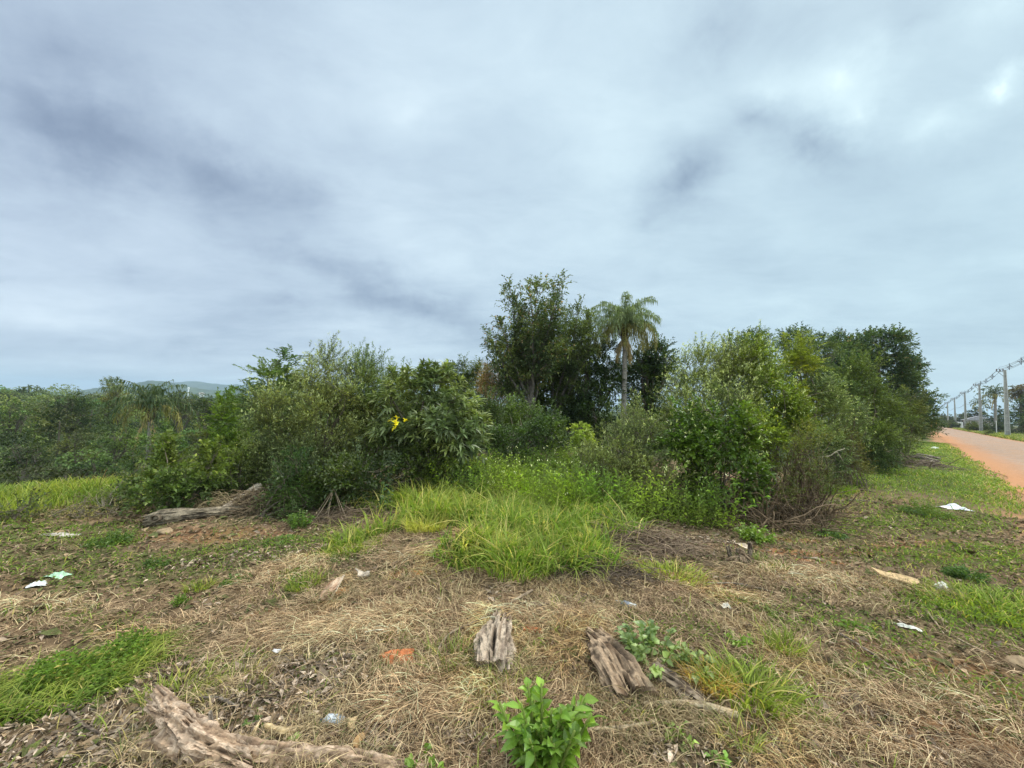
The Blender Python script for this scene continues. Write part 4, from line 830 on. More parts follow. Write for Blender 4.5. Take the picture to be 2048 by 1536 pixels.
# ================================================================ right side: poles, wires, far trees
def rpos(s, n): return (RO[0] + s * RU[0] + n * RN[0], RO[1] + s * RU[1] + n * RN[1])
POLE_S = [70.3, 100.2, 131, 166, 203, 240]; TOP = []
plab = ['concrete utility pole nearest the camera, right of the road', 'second concrete utility pole along the road', 'third concrete utility pole along the road, beside the low pale house',
        'fourth concrete utility pole, standing by a round bush', 'farthest concrete utility pole, half hidden by the spreading tree', '']
def pole(s, n, lab, H=9.0):
    x, y = rpos(s, n); b = onground(x, y); ang = math.atan2(RU[1], RU[0]); root = None
    if lab:
        root = thing('utility_pole', b, lab, 'utility pole', 'utility poles along the road'); g = Geo(); ca, sa = math.cos(ang), math.sin(ang)
        def put(lo, hi, lo2=None, hi2=None, C=(.50, .50, .46)):
            # tapering box: lo/hi at foot, lo2/hi2 at top, in pole axes (u across road, v along road, z)
            V = []
            for (u0, v0, u1, v1, z) in ((lo[0], lo[1], hi[0], hi[1], lo[2]), (lo2[0], lo2[1], hi2[0], hi2[1], hi[2])):
                for u, v in ((u0, v0), (u1, v0), (u1, v1), (u0, v1)): V.append([x + u * sa + v * ca, y - u * ca + v * sa, b[2] + z])
            g.add(V, Q=[[3, 2, 1, 0], [4, 5, 6, 7], [0, 1, 5, 4], [1, 2, 6, 5], [2, 3, 7, 6], [3, 0, 4, 7]], C=C)
        w0, w1, d0, d1 = .25, .12, .20, .10
        for sg in (-1, 1): put((sg * w0 - .055 * (sg > 0) - .0, -d0, -.3), (sg * w0 + .055 * (sg < 0), d0, H), (sg * w1 - .04 * (sg > 0), -d1), (sg * w1 + .04 * (sg < 0), d1))
        put((-w0 + .05, -.05, -.3), (w0 - .05, .05, H), (-w1 + .03, -.035), (w1 - .03, .035), C=(.36, .36, .34))
        for k in range(9):      # the cross webs between the two flanges
            z = .8 + k * .95; f = z / H; w = w0 + (w1 - w0) * f - .05; d = (d0 + (d1 - d0) * f) * .92; put((-w, -d, z), (w, d, z + .12), (-w, -d), (w, d), C=(.42, .42, .40))
        g.build('shaft', M_CONC, root)
        g = Geo(); A = np.array([x, y, b[2]])
        ux = np.array([sa, -ca, 0]); vx = np.array([ca, sa, 0])
        tubes(g, np.array([A + UP * (H - .25) - ux * .1, A + UP * (H - .15) - ux * .75]), np.array([[.045, .035]]), 6, np.array([.25, .25, .26])); tubes(g, np.array([A + UP * (H - .9) - ux * .1, A + UP * (H - .2) - ux * .6]), np.array([[.03, .03]]), 6, np.array([.25, .25, .26])); g.build('bracket', M_METAL, root)
        for q in (-.15, -.42, -.7):
            g = Geo(); B0 = A + UP * (H - .15) + ux * q; P = np.array([B0 + UP * z for z in np.linspace(0, .34, 9)]); tubes(g, P, np.array([[.03, .08, .04, .08, .04, .08, .04, .06, .03]]), 8, np.array([.16, .11, .10])); g.build('insulator', M_METAL, root)
    return np.array([x, y, b[2] + H])
for i, sp in enumerate([40.0] + POLE_S):
    TOP.append(pole(sp, 7.0, '' if i == 0 else plab[i - 1]))
names_w = ['cable span from the nearest pole out of the right edge of the picture', 'cable span between the nearest and the second pole', 'cable span between the second and the third pole', 'cable span between the third and the fourth pole',
           'cable span between the fourth and the farthest pole', 'cable span running on beyond the farthest pole']
ux = np.array([RN[0], RN[1], 0]); vx = np.array([RU[0], RU[1], 0])
for i in range(6):
    a, c = TOP[i], TOP[i + 1]; root = thing('overhead_cable', (a + c) / 2 - UP * .6, names_w[i], 'cable', 'cable spans on the poles'); t = np.linspace(0, 1, 25)[:, None]
    def path(off, dz, sag): return a * (1 - t) + c * t + ux * off + UP * (dz - sag * 4 * t * (1 - t))
    lines = [(-.42, .42, .55), (-.24, .12, .55), (-.60, .12, .55), (-.42, -.14, .55)]
    for off, dz, sg in lines:
        g = Geo(); tubes(g, path(off, dz, sg), np.full((1, 25), .017), 5, np.array([.10, .10, .11])); g.build('wire', M_METAL, root)
    for k in range(1, 4):
        f = k * 6; g = Geo(); q = [path(o, z, s_)[f] for o, z, s_ in lines]
        for j in range(4): tubes(g, np.array([q[j], q[(j + 1) % 4]]), np.array([[.028, .028]]), 5, np.array([.12, .12, .13]))
        cc = sum(q) / 4
        for j in range(4): tubes(g, np.array([cc, q[j] + (q[j] - cc) * .5]), np.array([[.028, .03]]), 5, np.array([.12, .12, .13]))
        g.build('spacer', M_METAL, root)
# low cables lower on the poles
for i, lab in ((2, 'thin low service cable between the second and the third pole'), (3, 'thin low service cable between the third and the fourth pole'), (4, 'thin low service cable between the fourth and the farthest pole')):
    a, c = TOP[i] - UP * 2.6, TOP[i + 1] - UP * 2.6; t = np.linspace(0, 1, 20)[:, None]; g = Geo(); tubes(g, a * (1 - t) + c * t - UP * .5 * 4 * t * (1 - t), np.full((1, 20), .03), 5, np.array([.12, .12, .12])); tag(g.build('service_cable', M_METAL, None, origin=(a + c) / 2), lab, 'cable', 'thin service cables')
GF = 'trees beyond the utility poles'
def ftree(name, label, box, D, seed, **k):
    x0, y0, x1, y1 = box; w = x1 - x0; h = y1 - y0; a = dict(r0=.25, dens=.6 + 60 / D, tl=.9, n=10, ll=.14 + D * .003, lw=.07 + D * .0014, group=GF); a.update(k)
    lob = [Lb(x0, y0 + h * .25, x0 + w * .5, y1, D), Lb(x0 + w * .25, y0, x0 + w * .8, y0 + h * .7, D), Lb(x0 + w * .5, y0 + h * .2, x1, y1, D)]
    cx = at((x0 + x1) / 2, 850, D); tree(name, label, 'tree', (cx[0], cx[1]), lob, seed, **a)
ftree('roadside_tree', 'large dark tree at the right edge of the picture behind the nearest pole', (2010, 775, 2120, 872), 66, 401, c0=(.03, .05, .03), c1=(.06, .085, .045))
ftree('roadside_tree', 'dark bushy tree between the nearest and second pole', (1972, 808, 2016, 866), 90, 402, c0=(.025, .04, .028), c1=(.05, .07, .04))
ftree('roadside_tree', 'dark tree just left of the second pole', (1935, 812, 1975, 852), 120, 403, c0=(.03, .045, .03), c1=(.055, .07, .045))
ftree('roadside_tree', 'low greyish tree group between the third and fourth pole', (1905, 824, 1945, 850), 150, 404, c0=(.045, .05, .035), c1=(.07, .08, .055))
ftree('roadside_tree', 'low greyish trees left of the fourth pole', (1876, 828, 1912, 852), 170, 405, c0=(.045, .05, .035), c1=(.07, .08, .055))
ftree('roadside_tree', 'brown tipped treetop rising above the large dark tree', (2018, 766, 2060, 800), 70, 406, c0=(.09, .07, .05), c1=(.13, .10, .07))
ftree('roadside_tree', 'dark dense hedge like tree behind the foot of the nearest pole', (2020, 830, 2110, 882), 60, 407, c0=(.03, .05, .03), c1=(.06, .08, .04))
palm(gxy(1990, 84), 84, 1990, 790, .22, 411, 'dark palm rising between the nearest and second pole', lwid=.05, nf=26, fl=2.9, dead=1, leaf_n=30, col=((.04, .055, .03), (.07, .09, .05)), scale=1.25)
palm(gxy(1960, 110), 110, 1961, 808, .22, 412, 'smaller palm peeping over the dark trees left of the second pole', lwid=.06, nf=22, fl=2.6, dead=1, leaf_n=24, col=((.04, .055, .03), (.07, .09, .05)), scale=1.1)
def rbush(label, px, py, D, w, h, seed, c0=(.05, .065, .03), c1=(.09, .11, .05)):
    c = at(px, py, D); s = D / F; shrub('roadside_bush', label, 'bush', (c[0], c[1]), [(c + UP * h * s * .3, np.array([w * s / 2, w * s / 2, h * s / 2])), (c + [w * s * .25, 0, h * s * .1], np.array([w * s * .35, w * s * .35, h * s * .4]))], seed, 'bushes at the foot of the poles', dens=14, tl=.4, n=9, ll=.16, lw=.08, c0=c0, c1=c1, stems=8, twigr=0)
rbush('round bush between the fourth and the farthest pole', 1904, 856, 118, 22, 17, 421); rbush('grey bush left of the third pole foot', 1945, 858, 84, 20, 12, 422, (.06, .075, .045), (.1, .12, .07))
rbush('low green bush in front of the second pole', 1978, 870, 56, 12, 12, 423); rbush('dark low bush right of the second pole', 1993, 862, 66, 18, 14, 424, (.03, .045, .03), (.05, .07, .04)); rbush('wide olive bush between second and third pole', 1958, 860, 74, 30, 10, 425)
# pale low house behind the third pole
def house():
    D = 108; c = at(1956, 850, D); s = D / F; ang = math.atan2(RU[1], RU[0]); M2 = Matrix.Rotation(ang, 3, 'Z'); b = onground(c[0], c[1]); root = thing('low_house', b, 'low pale house with a grey roof beyond the third pole', 'house')
    def rot(g): 
        for k in range(len(g.v)): g.v[k] = (g.v[k] @ np.array(M2).T) + b
        return g
    g = Geo(); boxg(g, (-4, -2.5, -.2), (4, 2.5, 2.5), (.50, .46, .44)); rot(g).build('wall', M_CONC, root)
    g = Geo(); z = 2.503; V = [[-4.6, -3.1, z], [4.6, -3.1, z], [4.6, 3.1, z], [-4.6, 3.1, z], [-4.6, 0, z + 1.3], [4.6, 0, z + 1.3]]; g.add(V, Q=[[0, 1, 5, 4], [3, 4, 5, 2], [0, 3, 2, 1]], T=[[0, 4, 3], [1, 2, 5]], C=(.36, .35, .38)); rot(g).build('roof', M_CONC, root)
    for u in (-2.4, 1.6): g = Geo(); boxg(g, (u - .5, 2.502, .9), (u + .5, 2.56, 1.9), (.06, .06, .07)); rot(g).build('window', M_METAL, root)
    g = Geo(); boxg(g, (-.6, 2.502, 0), (.3, 2.56, 2.0), (.16, .10, .07)); rot(g).build('door', M_WOOD, root)
house()
def wallseg(px0, px1, py, D, h, lab, C=(.62, .6, .58)):
    a, c = at(px0, py, D), at(px1, py, D * 1.03); b = onground(a[0], a[1]); d = c - a; ln = float(np.hypot(d[0], d[1])); ang = math.atan2(d[1], d[0]); root = thing('garden_wall', b, lab, 'wall'); g = Geo(); boxg(g, (0, -.1, -.3), (ln, .1, h), C); Mx = np.array(Matrix.Rotation(ang, 3, 'Z'))
    for k in range(len(g.v)): g.v[k] = g.v[k] @ Mx.T + b
    g.build('wall_face', M_CONC, root); g = Geo()
    for u in np.arange(0, ln, 3.0): boxg(g, (u, -.15, -.3), (u + .25, .15, h + .15), [v * .9 for v in C])
    for k in range(len(g.v)): g.v[k] = g.v[k] @ Mx.T + b
    g.build('pilasters', M_CONC, root)
wallseg(1915, 1937, 852, 140, 2.0, 'long whitish garden wall left of the low house'); wallseg(1884, 1900, 851, 175, 2.2, 'short whitish garden wall behind the round bush')
# fence posts
for i, (px, D, h, lab) in enumerate([(1861, 60, 1.7, 'thin white post at the far end of the road'), (1884, 118, 1.7, 'thin pale post just left of the farthest pole'), (1993, 62, 2.2, 'slim pale post between the nearest and second pole')]):
    c = at(px, 860, D); b = onground(c[0], c[1]); g = Geo(); P = np.array([b + UP * z for z in (-.2, .4, h * .6, h - .06, h)]); tubes(g, P, np.array([[.07, .07, .065, .06, .02]]), 6, np.array([.6, .6, .56])); tag(g.build('fence_post', M_CONC, origin=b), lab, 'post', 'fence posts by the road')
print('far', time.time() - T0)

# ================================================================ ground cover
def cover():
    rng = np.random.default_rng(501)
    rd = lambda x, y: ss(.2, -.3, road_n(x, y))
    straw_f = lambda x, y: field(STRAW, x, y); green_f = lambda x, y: field(GREEN, x, y); dark_f = lambda x, y: field(DARK, x, y); chip_f = lambda x, y: field(CHIPS, x, y)
    oran_f = lambda x, y: field(ORANGE, x, y, .18)
    # ---- dry straw
    g = Geo()
    f = lambda x, y: (0.10 + .9 * straw_f(x, y)) * (1 - .55 * dark_f(x, y)) * (1 - .6 * green_f(x, y)) * (1 - .7 * oran_f(x, y)) * (1 - .8 * verge(x, y)) * rd(x, y) * (.12 + .88 * ss(.38, .58, fbm(x * 3.5, y * 3.5, 61, 3))) * (1 - .72 * chip_f(x, y))
    HEAP = [E(560, 1160, .42, .22, 1), E(1010, 1232, .30, .14, 1), E(870, 1105, .5, .12, .9), E(1640, 1168, .55, .15, 1), E(700, 1262, .45, .18, .9), E(1150, 1250, .5, .12, .8), E(790, 1235, .35, .10, .8), E(850, 1400, .4, .18, .8), E(1560, 1150, .4, .1, .8), E(1850, 1420, .5, .16, .7), E(1450, 1200, .4, .12, .7), E(330, 1255, .5, .10, .6), E(60, 1213, .6, .07, 1, 6), E(1700, 1500, .4, .15, .7)]
    f0 = f; f = lambda x, y: np.maximum(f0(x, y), .95 * field(HEAP, x, y, .15))
    B = scatter(rng, 560000, f, 1.25, 9.5, -64, 64, p=.7); n = len(B)
    flow = fbm(B[:, 0] * 1.1, B[:, 1] * 1.1, 63, 2) * 6 + (fbm(B[:, 0] * 4.5, B[:, 1] * 4.5, 64, 2) - .5) * 5; a = flow + rng.normal(0, .8, n); hp = field(HEAP, B[:, 0], B[:, 1], .15); B[:, 2] += rng.random(n) ** 2 * (.03 + .06 * hp) + .002
    L = (.022 + .11 * rng.random(n) ** 1.6) * (1 + .5 * straw_f(B[:, 0], B[:, 1])); r = np.hypot(B[:, 0], B[:, 1]); W = (.0014 + .0009 * rng.random(n)) * (1 + .18 * r)
    C = palette(rng, n, (.41, .275, .165), (.67, .495, .315), .25, odd=(.15, .095, .055), oddf=.25) * (0.72 + .56 * fbm(B[:, 0] * 2.2, B[:, 1] * 2.2, 66, 3))[:, None] * np.array([1, .98, .95])
    gold = ss(.62, .72, fbm(B[:, 0] * 1.6 + 9, B[:, 1] * 1.6, 67, 2))[:, None]; C = C * (1 - gold) + C * np.array([1.25, 1.18, .95]) * gold; C = C * (1 + .30 * hp[:, None] * np.array([1, .92, .75])) * (.9 + .1 * hp[:, None])
    straws(g, B, np.stack([np.cos(a), np.sin(a), np.zeros(n)], 1), L, np.abs(rng.normal(0, .017, n)) + .002, rng.normal(0, .14, n), W, C.clip(0, .75), rng)
    tag(g.build('dry_straw', M_STRAW), 'tan cut grass lying matted over the clearing', 'straw', kind='stuff')
    # ---- upright dry stubble
    g = Geo(); B = scatter(rng, 60000, lambda x, y: straw_f(x, y) * (1 - green_f(x, y)) * rd(x, y) * ss(.4, .6, fbm(x * 2.5, y * 2.5, 71, 3)), 1.3, 7, p=.8); n = len(B); a = rng.random(n) * 6.28; ln = np.stack([np.cos(a), np.sin(a), np.zeros(n)], 1) * rng.uniform(.2, 1.1, (n, 1))
    blades(g, B, rng.uniform(.03, .12, n), ln, rng.uniform(0, .5, n), .003 + .0006 * np.hypot(B[:, 0], B[:, 1]), palette(rng, n, (.33, .24, .12), (.55, .44, .25), .2), rng, 3); tag(g.build('stubble', M_STRAW), 'short upright tan stubble among the straw', 'stubble', kind='stuff')
    # ---- grey-olive litter of dead leaf bits everywhere, and pale wood chips
    def bits(name, lab, cat, num, f, rmax, size, cols, aspect, odd, oddf, thick=.25):
        B = scatter(rng, num, f, 1.25, rmax, -64, 64, p=.75); n = len(B); B[:, 2] += .004 + rng.random(n) * .015; a = rng.random(n) * 6.28; D = norm(np.stack([np.cos(a), np.sin(a), rng.normal(0, .3, n)], 1)); r = np.hypot(B[:, 0], B[:, 1])
        S = size * np.exp(rng.normal(0, .5, n)) * (1 + .08 * r); g = Geo(); leaves(g, B - D * S[:, None] * .5, D, norm(UP + rng.normal(0, .4, (n, 3))), S, S * aspect * rng.uniform(.5, 1.2, n), palette(rng, n, *cols, .3, odd, oddf), .05, thick); tag(g.build(name, M_CHIP), lab, cat, kind='stuff')
    bits('leaf_litter', 'brown and olive bits of dead leaves over the bare ground', 'leaf litter', 190000, lambda x, y: (.65 + .35 * dark_f(x, y)) * rd(x, y) * (1 - .5 * straw_f(x, y)), 11, .022, ((.15, .105, .06), (.33, .235, .145)), .5, (.13, .14, .05), .3)
    bits('wood_chips', 'pale splinters and wood chips scattered on the ground', 'wood chips', 110000, lambda x, y: (chip_f(x, y) * .9 + .05) * rd(x, y), 9, .028, ((.24, .18, .135), (.54, .43, .33)), .38, (.19, .14, .10), .3)
    # ---- low green ground cover
    g = Geo(); B = scatter(rng, 210000, lambda x, y: np.maximum(green_f(x, y) * .8, .12 * ss(.5, .68, fbm(x * 1.7, y * 1.7, 11, 4)) + .10 * ss(2, 4, x)) * rd(x, y), 1.3, 11, -64, 64, p=.8); n = len(B); a = rng.random(n) * 6.28; r = np.hypot(B[:, 0], B[:, 1]); D = norm(np.stack([np.cos(a), np.sin(a), rng.uniform(.2, 1.4, n)], 1)); gg = green_f(B[:, 0], B[:, 1])
    B[:, 2] += rng.random(n) * .05 * gg; leaves(g, B, D, norm(UP + rng.normal(0, .5, (n, 3))), (.018 + .022 * gg * rng.random(n)) * (1 + .05 * r), (.009 + .006 * rng.random(n)) * (1 + .06 * r), palette(rng, n, (.07, .11, .03), (.15, .21, .055), .25), .3); tag(g.build('ground_cover', M_GRASS), 'low green weeds creeping over the clearing', 'ground cover', kind='stuff')
    # ---- green short grass in tufts
    g = Geo(); B = scatter(rng, 120000, lambda x, y: np.maximum(green_f(x, y) ** 2 * .6, .10 * ss(.5, .7, fbm(x * 2.4, y * 2.4, 12, 3)) + .06 * ss(1.5, 4, x)) * rd(x, y), 1.3, 10, -64, 64, p=.9); n = len(B); a = rng.random(n) * 6.28; ln = np.stack([np.cos(a), np.sin(a), np.zeros(n)], 1) * rng.uniform(.2, 1., (n, 1)); r = np.hypot(B[:, 0], B[:, 1])
    blades(g, B, rng.uniform(.03, .11, n), ln, rng.uniform(.1, .5, n), .004 + .0009 * r, palette(rng, n, (.09, .13, .03), (.19, .24, .06), .22, (.40, .34, .17), .15), rng, 3); tag(g.build('short_grass', M_GRASS), 'short green grass growing through the straw', 'grass', kind='stuff')
    # ---- verge grass toward the road and beyond it
    g = Geo(); f = lambda x, y: verge(x, y) * .9; B = scatter(rng, 330000, f, 5, 45, 30, 60, p=.6); n = len(B); a = rng.random(n) * 6.28; ln = np.stack([np.cos(a), np.sin(a), np.zeros(n)], 1) * rng.uniform(.3, 1.1, (n, 1)); r = np.hypot(B[:, 0], B[:, 1]); nz = fbm(B[:, 0] * .9, B[:, 1] * .9, 15, 3)
    C = palette(rng, n, (.085, .135, .03), (.17, .225, .06), .2, (.34, .29, .15), .10) * (0.7 + .6 * nz)[:, None]; blades(g, B, rng.uniform(.04, .12, n) * (.6 + nz), ln, rng.uniform(.1, .5, n), .004 + .0012 * r, C, rng, 2)
    # beyond the road
    s_, n_ = rng.uniform(10, 150, 60000), rng.uniform(5.6, 15, 60000); x, y = RO[0] + s_ * RU[0] + n_ * RN[0], RO[1] + s_ * RU[1] + n_ * RN[1]; B = np.stack([x, y, height(x, y)], 1); n = len(B); a = rng.random(n) * 6.28; ln = np.stack([np.cos(a), np.sin(a), np.zeros(n)], 1) * .6; r = np.hypot(x, y)
    blades(g, B, rng.uniform(.1, .5, n), ln, rng.uniform(.1, .4, n), .0016 * r, palette(rng, n, (.08, .11, .03), (.16, .19, .06), .2, (.3, .25, .14), .2), rng, 2)
    tag(g.build('verge_grass', M_GRASS), 'green grass verge along the dirt road', 'grass', kind='stuff')
    # ---- yellow field on the left
    g = Geo(); f = lambda x, y: yfield(x, y) * (.5 + .5 * ss(.3, .6, fbm(x * .8, y * .8, 73, 2))); B = scatter(rng, 90000, f, 7, 32, -66, -20, p=.9); n = len(B); a = rng.random(n) * 6.28; ln = np.stack([np.cos(a), np.sin(a), np.zeros(n)], 1) * rng.uniform(.1, .7, (n, 1)); r = np.hypot(B[:, 0], B[:, 1]); nz = fbm(B[:, 0] * .6, B[:, 1] * .6, 75, 3)[:, None]
    C = palette(rng, n, (.12, .15, .03), (.23, .245, .055), .22, (.40, .32, .16), .08); C = C * ss(.3, .6, nz) + C * np.array([.65, .8, .9]) * (1 - ss(.3, .6, nz)); blades(g, B, rng.uniform(.12, .38, n), ln, rng.uniform(.1, .45, n), .004 + .0013 * r, C, rng, 3); tag(g.build('yellow_grass', M_GRASS), 'yellow green grass field below the wood on the left', 'grass', kind='stuff')
    # ---- tall bright grass on the mound
    TG = [E(1040, 1050, 1.35, .5, 1), E(1190, 1075, .6, .3, .8), E(840, 1010, .9, .38, 1, 15), E(1020, 1120, .55, .3, 1), E(1100, 1080, .6, .35, .9), E(720, 1085, .5, .10, .8, 50)]
    TG += [E(900, 1040, .8, .3, .8), E(1060, 1110, .7, .3, 1)]
    g = Geo(); f = lambda x, y: field(TG, x, y, .22) * (.4 + .6 * ss(.36, .56, fbm(x * 3.6, y * 3.6, 81, 3))); B = scatter(rng, 85000, f, 2.8, 8, -35, 25, p=1); n = len(B)
    flow = fbm(B[:, 0] * 3.5, B[:, 1] * 3.5, 82, 2) * 12; a = flow + rng.normal(0, 1.2, n); ln = np.stack([np.cos(a), np.sin(a) - .25, np.zeros(n)], 1) * rng.uniform(.1, .85, (n, 1)); nz = fbm(B[:, 0] * 1.4, B[:, 1] * 1.4, 83, 2)[:, None]; yel = ss(.42, .6, nz)
    yel = yel * ss(.9, -.6, B[:, 0:1] + (nz - .5)) * .65; C = palette(rng, n, (.065, .13, .03), (.135, .215, .055), .26) * (1 - yel) + palette(rng, n, (.12, .185, .04), (.22, .27, .07), .24) * yel; m = rng.random(n) < .16; C[m] = palette(rng, m.sum(), (.32, .25, .13), (.58, .5, .28), .15)
    wide = rng.random(n) < .35; hh = (.55 + .9 * fbm(B[:, 0] * 2.6, B[:, 1] * 2.6, 86, 2)) * (.62 + .38 * ss(3.3, 4.6, B[:, 1])); blades(g, B, rng.uniform(.10, .42, n) * hh * 1.15, ln * rng.uniform(.3, 1.8, (n, 1)), rng.uniform(.0, .75, n), np.where(wide, .021, .011), C, rng, 5, tip=(.27, .27, .09)); tag(g.build('tall_grass', M_GRASS), 'tall bright yellow green grass on the low mound', 'grass', kind='stuff')
    # ---- leafy weeds behind the tall grass
    WD = [E(1040, 1000, 1.4, .7, 1), E(1180, 1040, .9, .5, 1), E(940, 960, 1.0, .6, .9), E(1120, 950, 1.3, .8, 1), E(1370, 1050, .8, .25, .7)]
    B = scatter(rng, 15000, lambda x, y: field(WD, x, y, .25) * .8, 3.8, 10, -25, 35, p=1); n = len(B); g = Geo(); H = rng.uniform(.35, .85, n) * (.6 + .8 * fbm(B[:, 0] * 1.6, B[:, 1] * 1.6, 84, 2)); d = norm(UP + rng.normal(0, .3, (n, 3)))
    nz = fbm(B[:, 0] * 1.1, B[:, 1] * 1.1, 85, 2); 
    for lo, hi, c0, c1, ll, lw in ((0, .45, (.095, .145, .045), (.17, .235, .08), .08, .026), (.45, .55, (.11, .175, .035), (.20, .285, .065), .095, .026), (.55, 1, (.11, .145, .06), (.20, .24, .11), .06, .022)):
        k = (nz >= lo) & (nz < hi)
        if k.any(): twigs(g, B[k], d[k], H[k], 16, ll, lw, rng, c0, c1, (.6, 1.2), sag=.15, droop=.3)
    tubes(g, np.stack([B, B + d * H[:, None] * .9], 1), np.array([[.003, .0015]]), 3, np.array([.13, .15, .06]))
    k = rng.choice(n, 110, False); e = B[k] + d[k] * H[k][:, None] * 1.02
    for q in range(3): leaves(g, e + rng.normal(0, .02, e.shape), norm(UP + rng.normal(0, .5, e.shape)), rng.standard_normal(e.shape), np.full(len(k), .03), .016, palette(rng, len(k), (.6, .6, .55), (.75, .75, .7), .1), .05)
    tag(g.build('weeds', M_GRASS), 'leafy green weeds with tiny white flowers behind the tall grass', 'weeds', kind='stuff')
    # dark fresh grass under the right bushes
    g = Geo(); UG = [E(1400, 1030, .9, .22, 1), E(1650, 975, 1.0, .3, 1), E(760, 1010, .7, .3, .7), E(1330, 1010, .5, .2, .9)]; B = scatter(rng, 60000, lambda x, y: field(UG, x, y, .2) * .6, 3.5, 12, -30, 50, p=1); n = len(B); a = rng.random(n) * 6.28; ln = np.stack([np.cos(a), np.sin(a) - .3, np.zeros(n)], 1) * rng.uniform(.3, 1.2, (n, 1)); blades(g, B, rng.uniform(.12, .34, n), ln, rng.uniform(.15, .6, n), .009, palette(rng, n, (.075, .125, .02), (.17, .24, .04), .22, (.4, .34, .16), .06), rng, 4); tag(g.build('undergrowth_grass', M_GRASS), 'fresh green grass tufts under the edge of the bushes', 'grass', kind='stuff')
cover()
print('cover', time.time() - T0)

# ================================================================ things lying about in the clearing
def spline(pts, k):
    pts = np.asarray(pts, float); t = np.linspace(0, len(pts) - 1, k); i = np.minimum(t.astype(int), len(pts) - 2); f = (t - i)[:, None]; e = np.concatenate([[2 * pts[0] - pts[1]], pts, [2 * pts[-1] - pts[-2]]])
    a, b, c, d = e[i], e[i + 1], e[i + 2], e[i + 3]; return .5 * ((2 * b) + (c - a) * f + (2 * a - 5 * b + 4 * c - d) * f ** 2 + (3 * b - a - 3 * c + d) * f ** 3)
def rough_log(g, pts, rad, seed, cols, amp=.2, rings=70, sides=44, flat=1.0, splinter=.05, hollow=False, ridges=7):
    """a weathered log: furrowed along its length, splintered ends; cols = (bark, pale wood, dark)"""
    P = spline(pts, rings); Rr = np.interp(np.linspace(0, 1, rings), np.linspace(0, 1, len(rad)), rad); T = norm(np.gradient(P, axis=0)); A = norm(np.cross(T, UP)); B = np.cross(A, T)
    th = np.linspace(0, 2 * np.pi, sides, endpoint=False); ln = np.concatenate([[0], np.cumsum(np.linalg.norm(np.diff(P, axis=0), axis=1))])
    LL, TH = np.meshgrid(ln, th, indexing='ij'); r0 = np.mean(Rr); q = np.stack([np.cos(TH) * ridges * .5, np.sin(TH) * ridges * .5, LL / r0 * .55], -1).reshape(-1, 3); n1 = vn3(q + 50, seed).reshape(LL.shape); n2 = vn3(q * [2.6, 2.6, 1.6] + 9, seed + 1).reshape(LL.shape); n3 = vn3(q * [6, 6, 5] + 5, seed + 2).reshape(LL.shape); n0 = vn3(q * [.35, .35, .8] + 3, seed + 4).reshape(LL.shape)
    plate = ss(.42, .5, n2) * .5; gr = vn3(np.stack([np.cos(TH) * ridges * 1.3, np.sin(TH) * ridges * 1.3, LL / r0 * .5], -1).reshape(-1, 3) + 70, seed + 9).reshape(LL.shape); ck = ss(.34, .22, gr); rr = Rr[:, None] * (1 + amp * .9 * (n1 - .5) + amp * .8 * (n0 - .5) + amp * .6 * (plate - .25) + amp * .45 * (n3 - .5) + amp * .5 * (gr - .5) - amp * .7 * ck)
    V = P[:, None] + (A[:, None] * np.cos(TH)[..., None] + B[:, None] * (np.sin(TH) * flat)[..., None]) * rr[..., None]
    sh = (vn3(np.stack([np.cos(th) * 3, np.sin(th) * 3, th * 0], 1) + 7, seed + 7) - .4) * splinter * 2; V[-1] += T[-1] * sh[:, None] * 1; V[0] -= T[0] * sh[::-1, None]
    m = ss(.40, .56, n2 * .6 + n0 * .4)[..., None]; C = np.array(cols[0]) * (1 - m) + np.array(cols[1]) * m; m = ss(.62, .75, n1)[..., None] * .0 + ss(.36, .26, n3)[..., None] * .7; C = C * (1 - m) + np.array(cols[2]) * m; m = np.maximum(ck, .0)[..., None] * .85; C = C * (1 - m) + np.array(cols[2]) * m; C = C * (.7 + .6 * gr)[..., None]
    i, j = np.meshgrid(np.arange(rings - 1), np.arange(sides), indexing='ij'); Q = np.stack([i * sides + j, i * sides + (j + 1) % sides, (i + 1) * sides + (j + 1) % sides, (i + 1) * sides + j], -1).reshape(-1, 4); g.add(V, Q=Q, C=C.reshape(-1, 3))
    for e, sg in ((0, -1), (rings - 1, 1)):       # ends: concentric broken wood
        rim = V[e]; c = P[e] - T[e] * sg * r0 * (.9 if hollow and sg < 0 else .12); W = [rim]
        for f in (.78, .5, .22): W.append(c + (rim - P[e]) * f + T[e] * sg * (vn3(rim * 60 + f * 9, seed)[:, None] - .5) * r0 * .4)
        W = np.concatenate(W + [c[None]]); qs = [];
        for a in range(3):
            for b in range(sides): b2 = (b + 1) % sides; qq = [a * sides + b, a * sides + b2, (a + 1) * sides + b2, (a + 1) * sides + b]; qs.append(qq if sg < 0 else qq[::-1])
        ts = [[3 * sides + b, 3 * sides + (b + 1) % sides, 4 * sides][::(1 if sg < 0 else -1)] for b in range(sides)]
        cc = np.array(cols[1]) * (.55 + .8 * vn3(W * 70, seed))[:, None]; 
        if hollow and sg < 0: cc[sides:] *= .5
        g.add(W, Q=qs, T=ts, C=cc)
def gl(pts, dz=0.0):
    return np.array([gp(x, y) + [0, 0, dz if np.isscalar(dz) else dz[i]] for i, (x, y) in enumerate(pts)])
TAN = ((.37, .25, .165), (.52, .38, .275), (.19, .12, .08)); GREY = ((.15, .12, .095), (.32, .265, .215), (.06, .045, .035)); BROWN = ((.085, .058, .04), (.27, .21, .155), (.035, .025, .02)); PALE = ((.42, .32, .20), (.50, .41, .28), (.25, .18, .12))
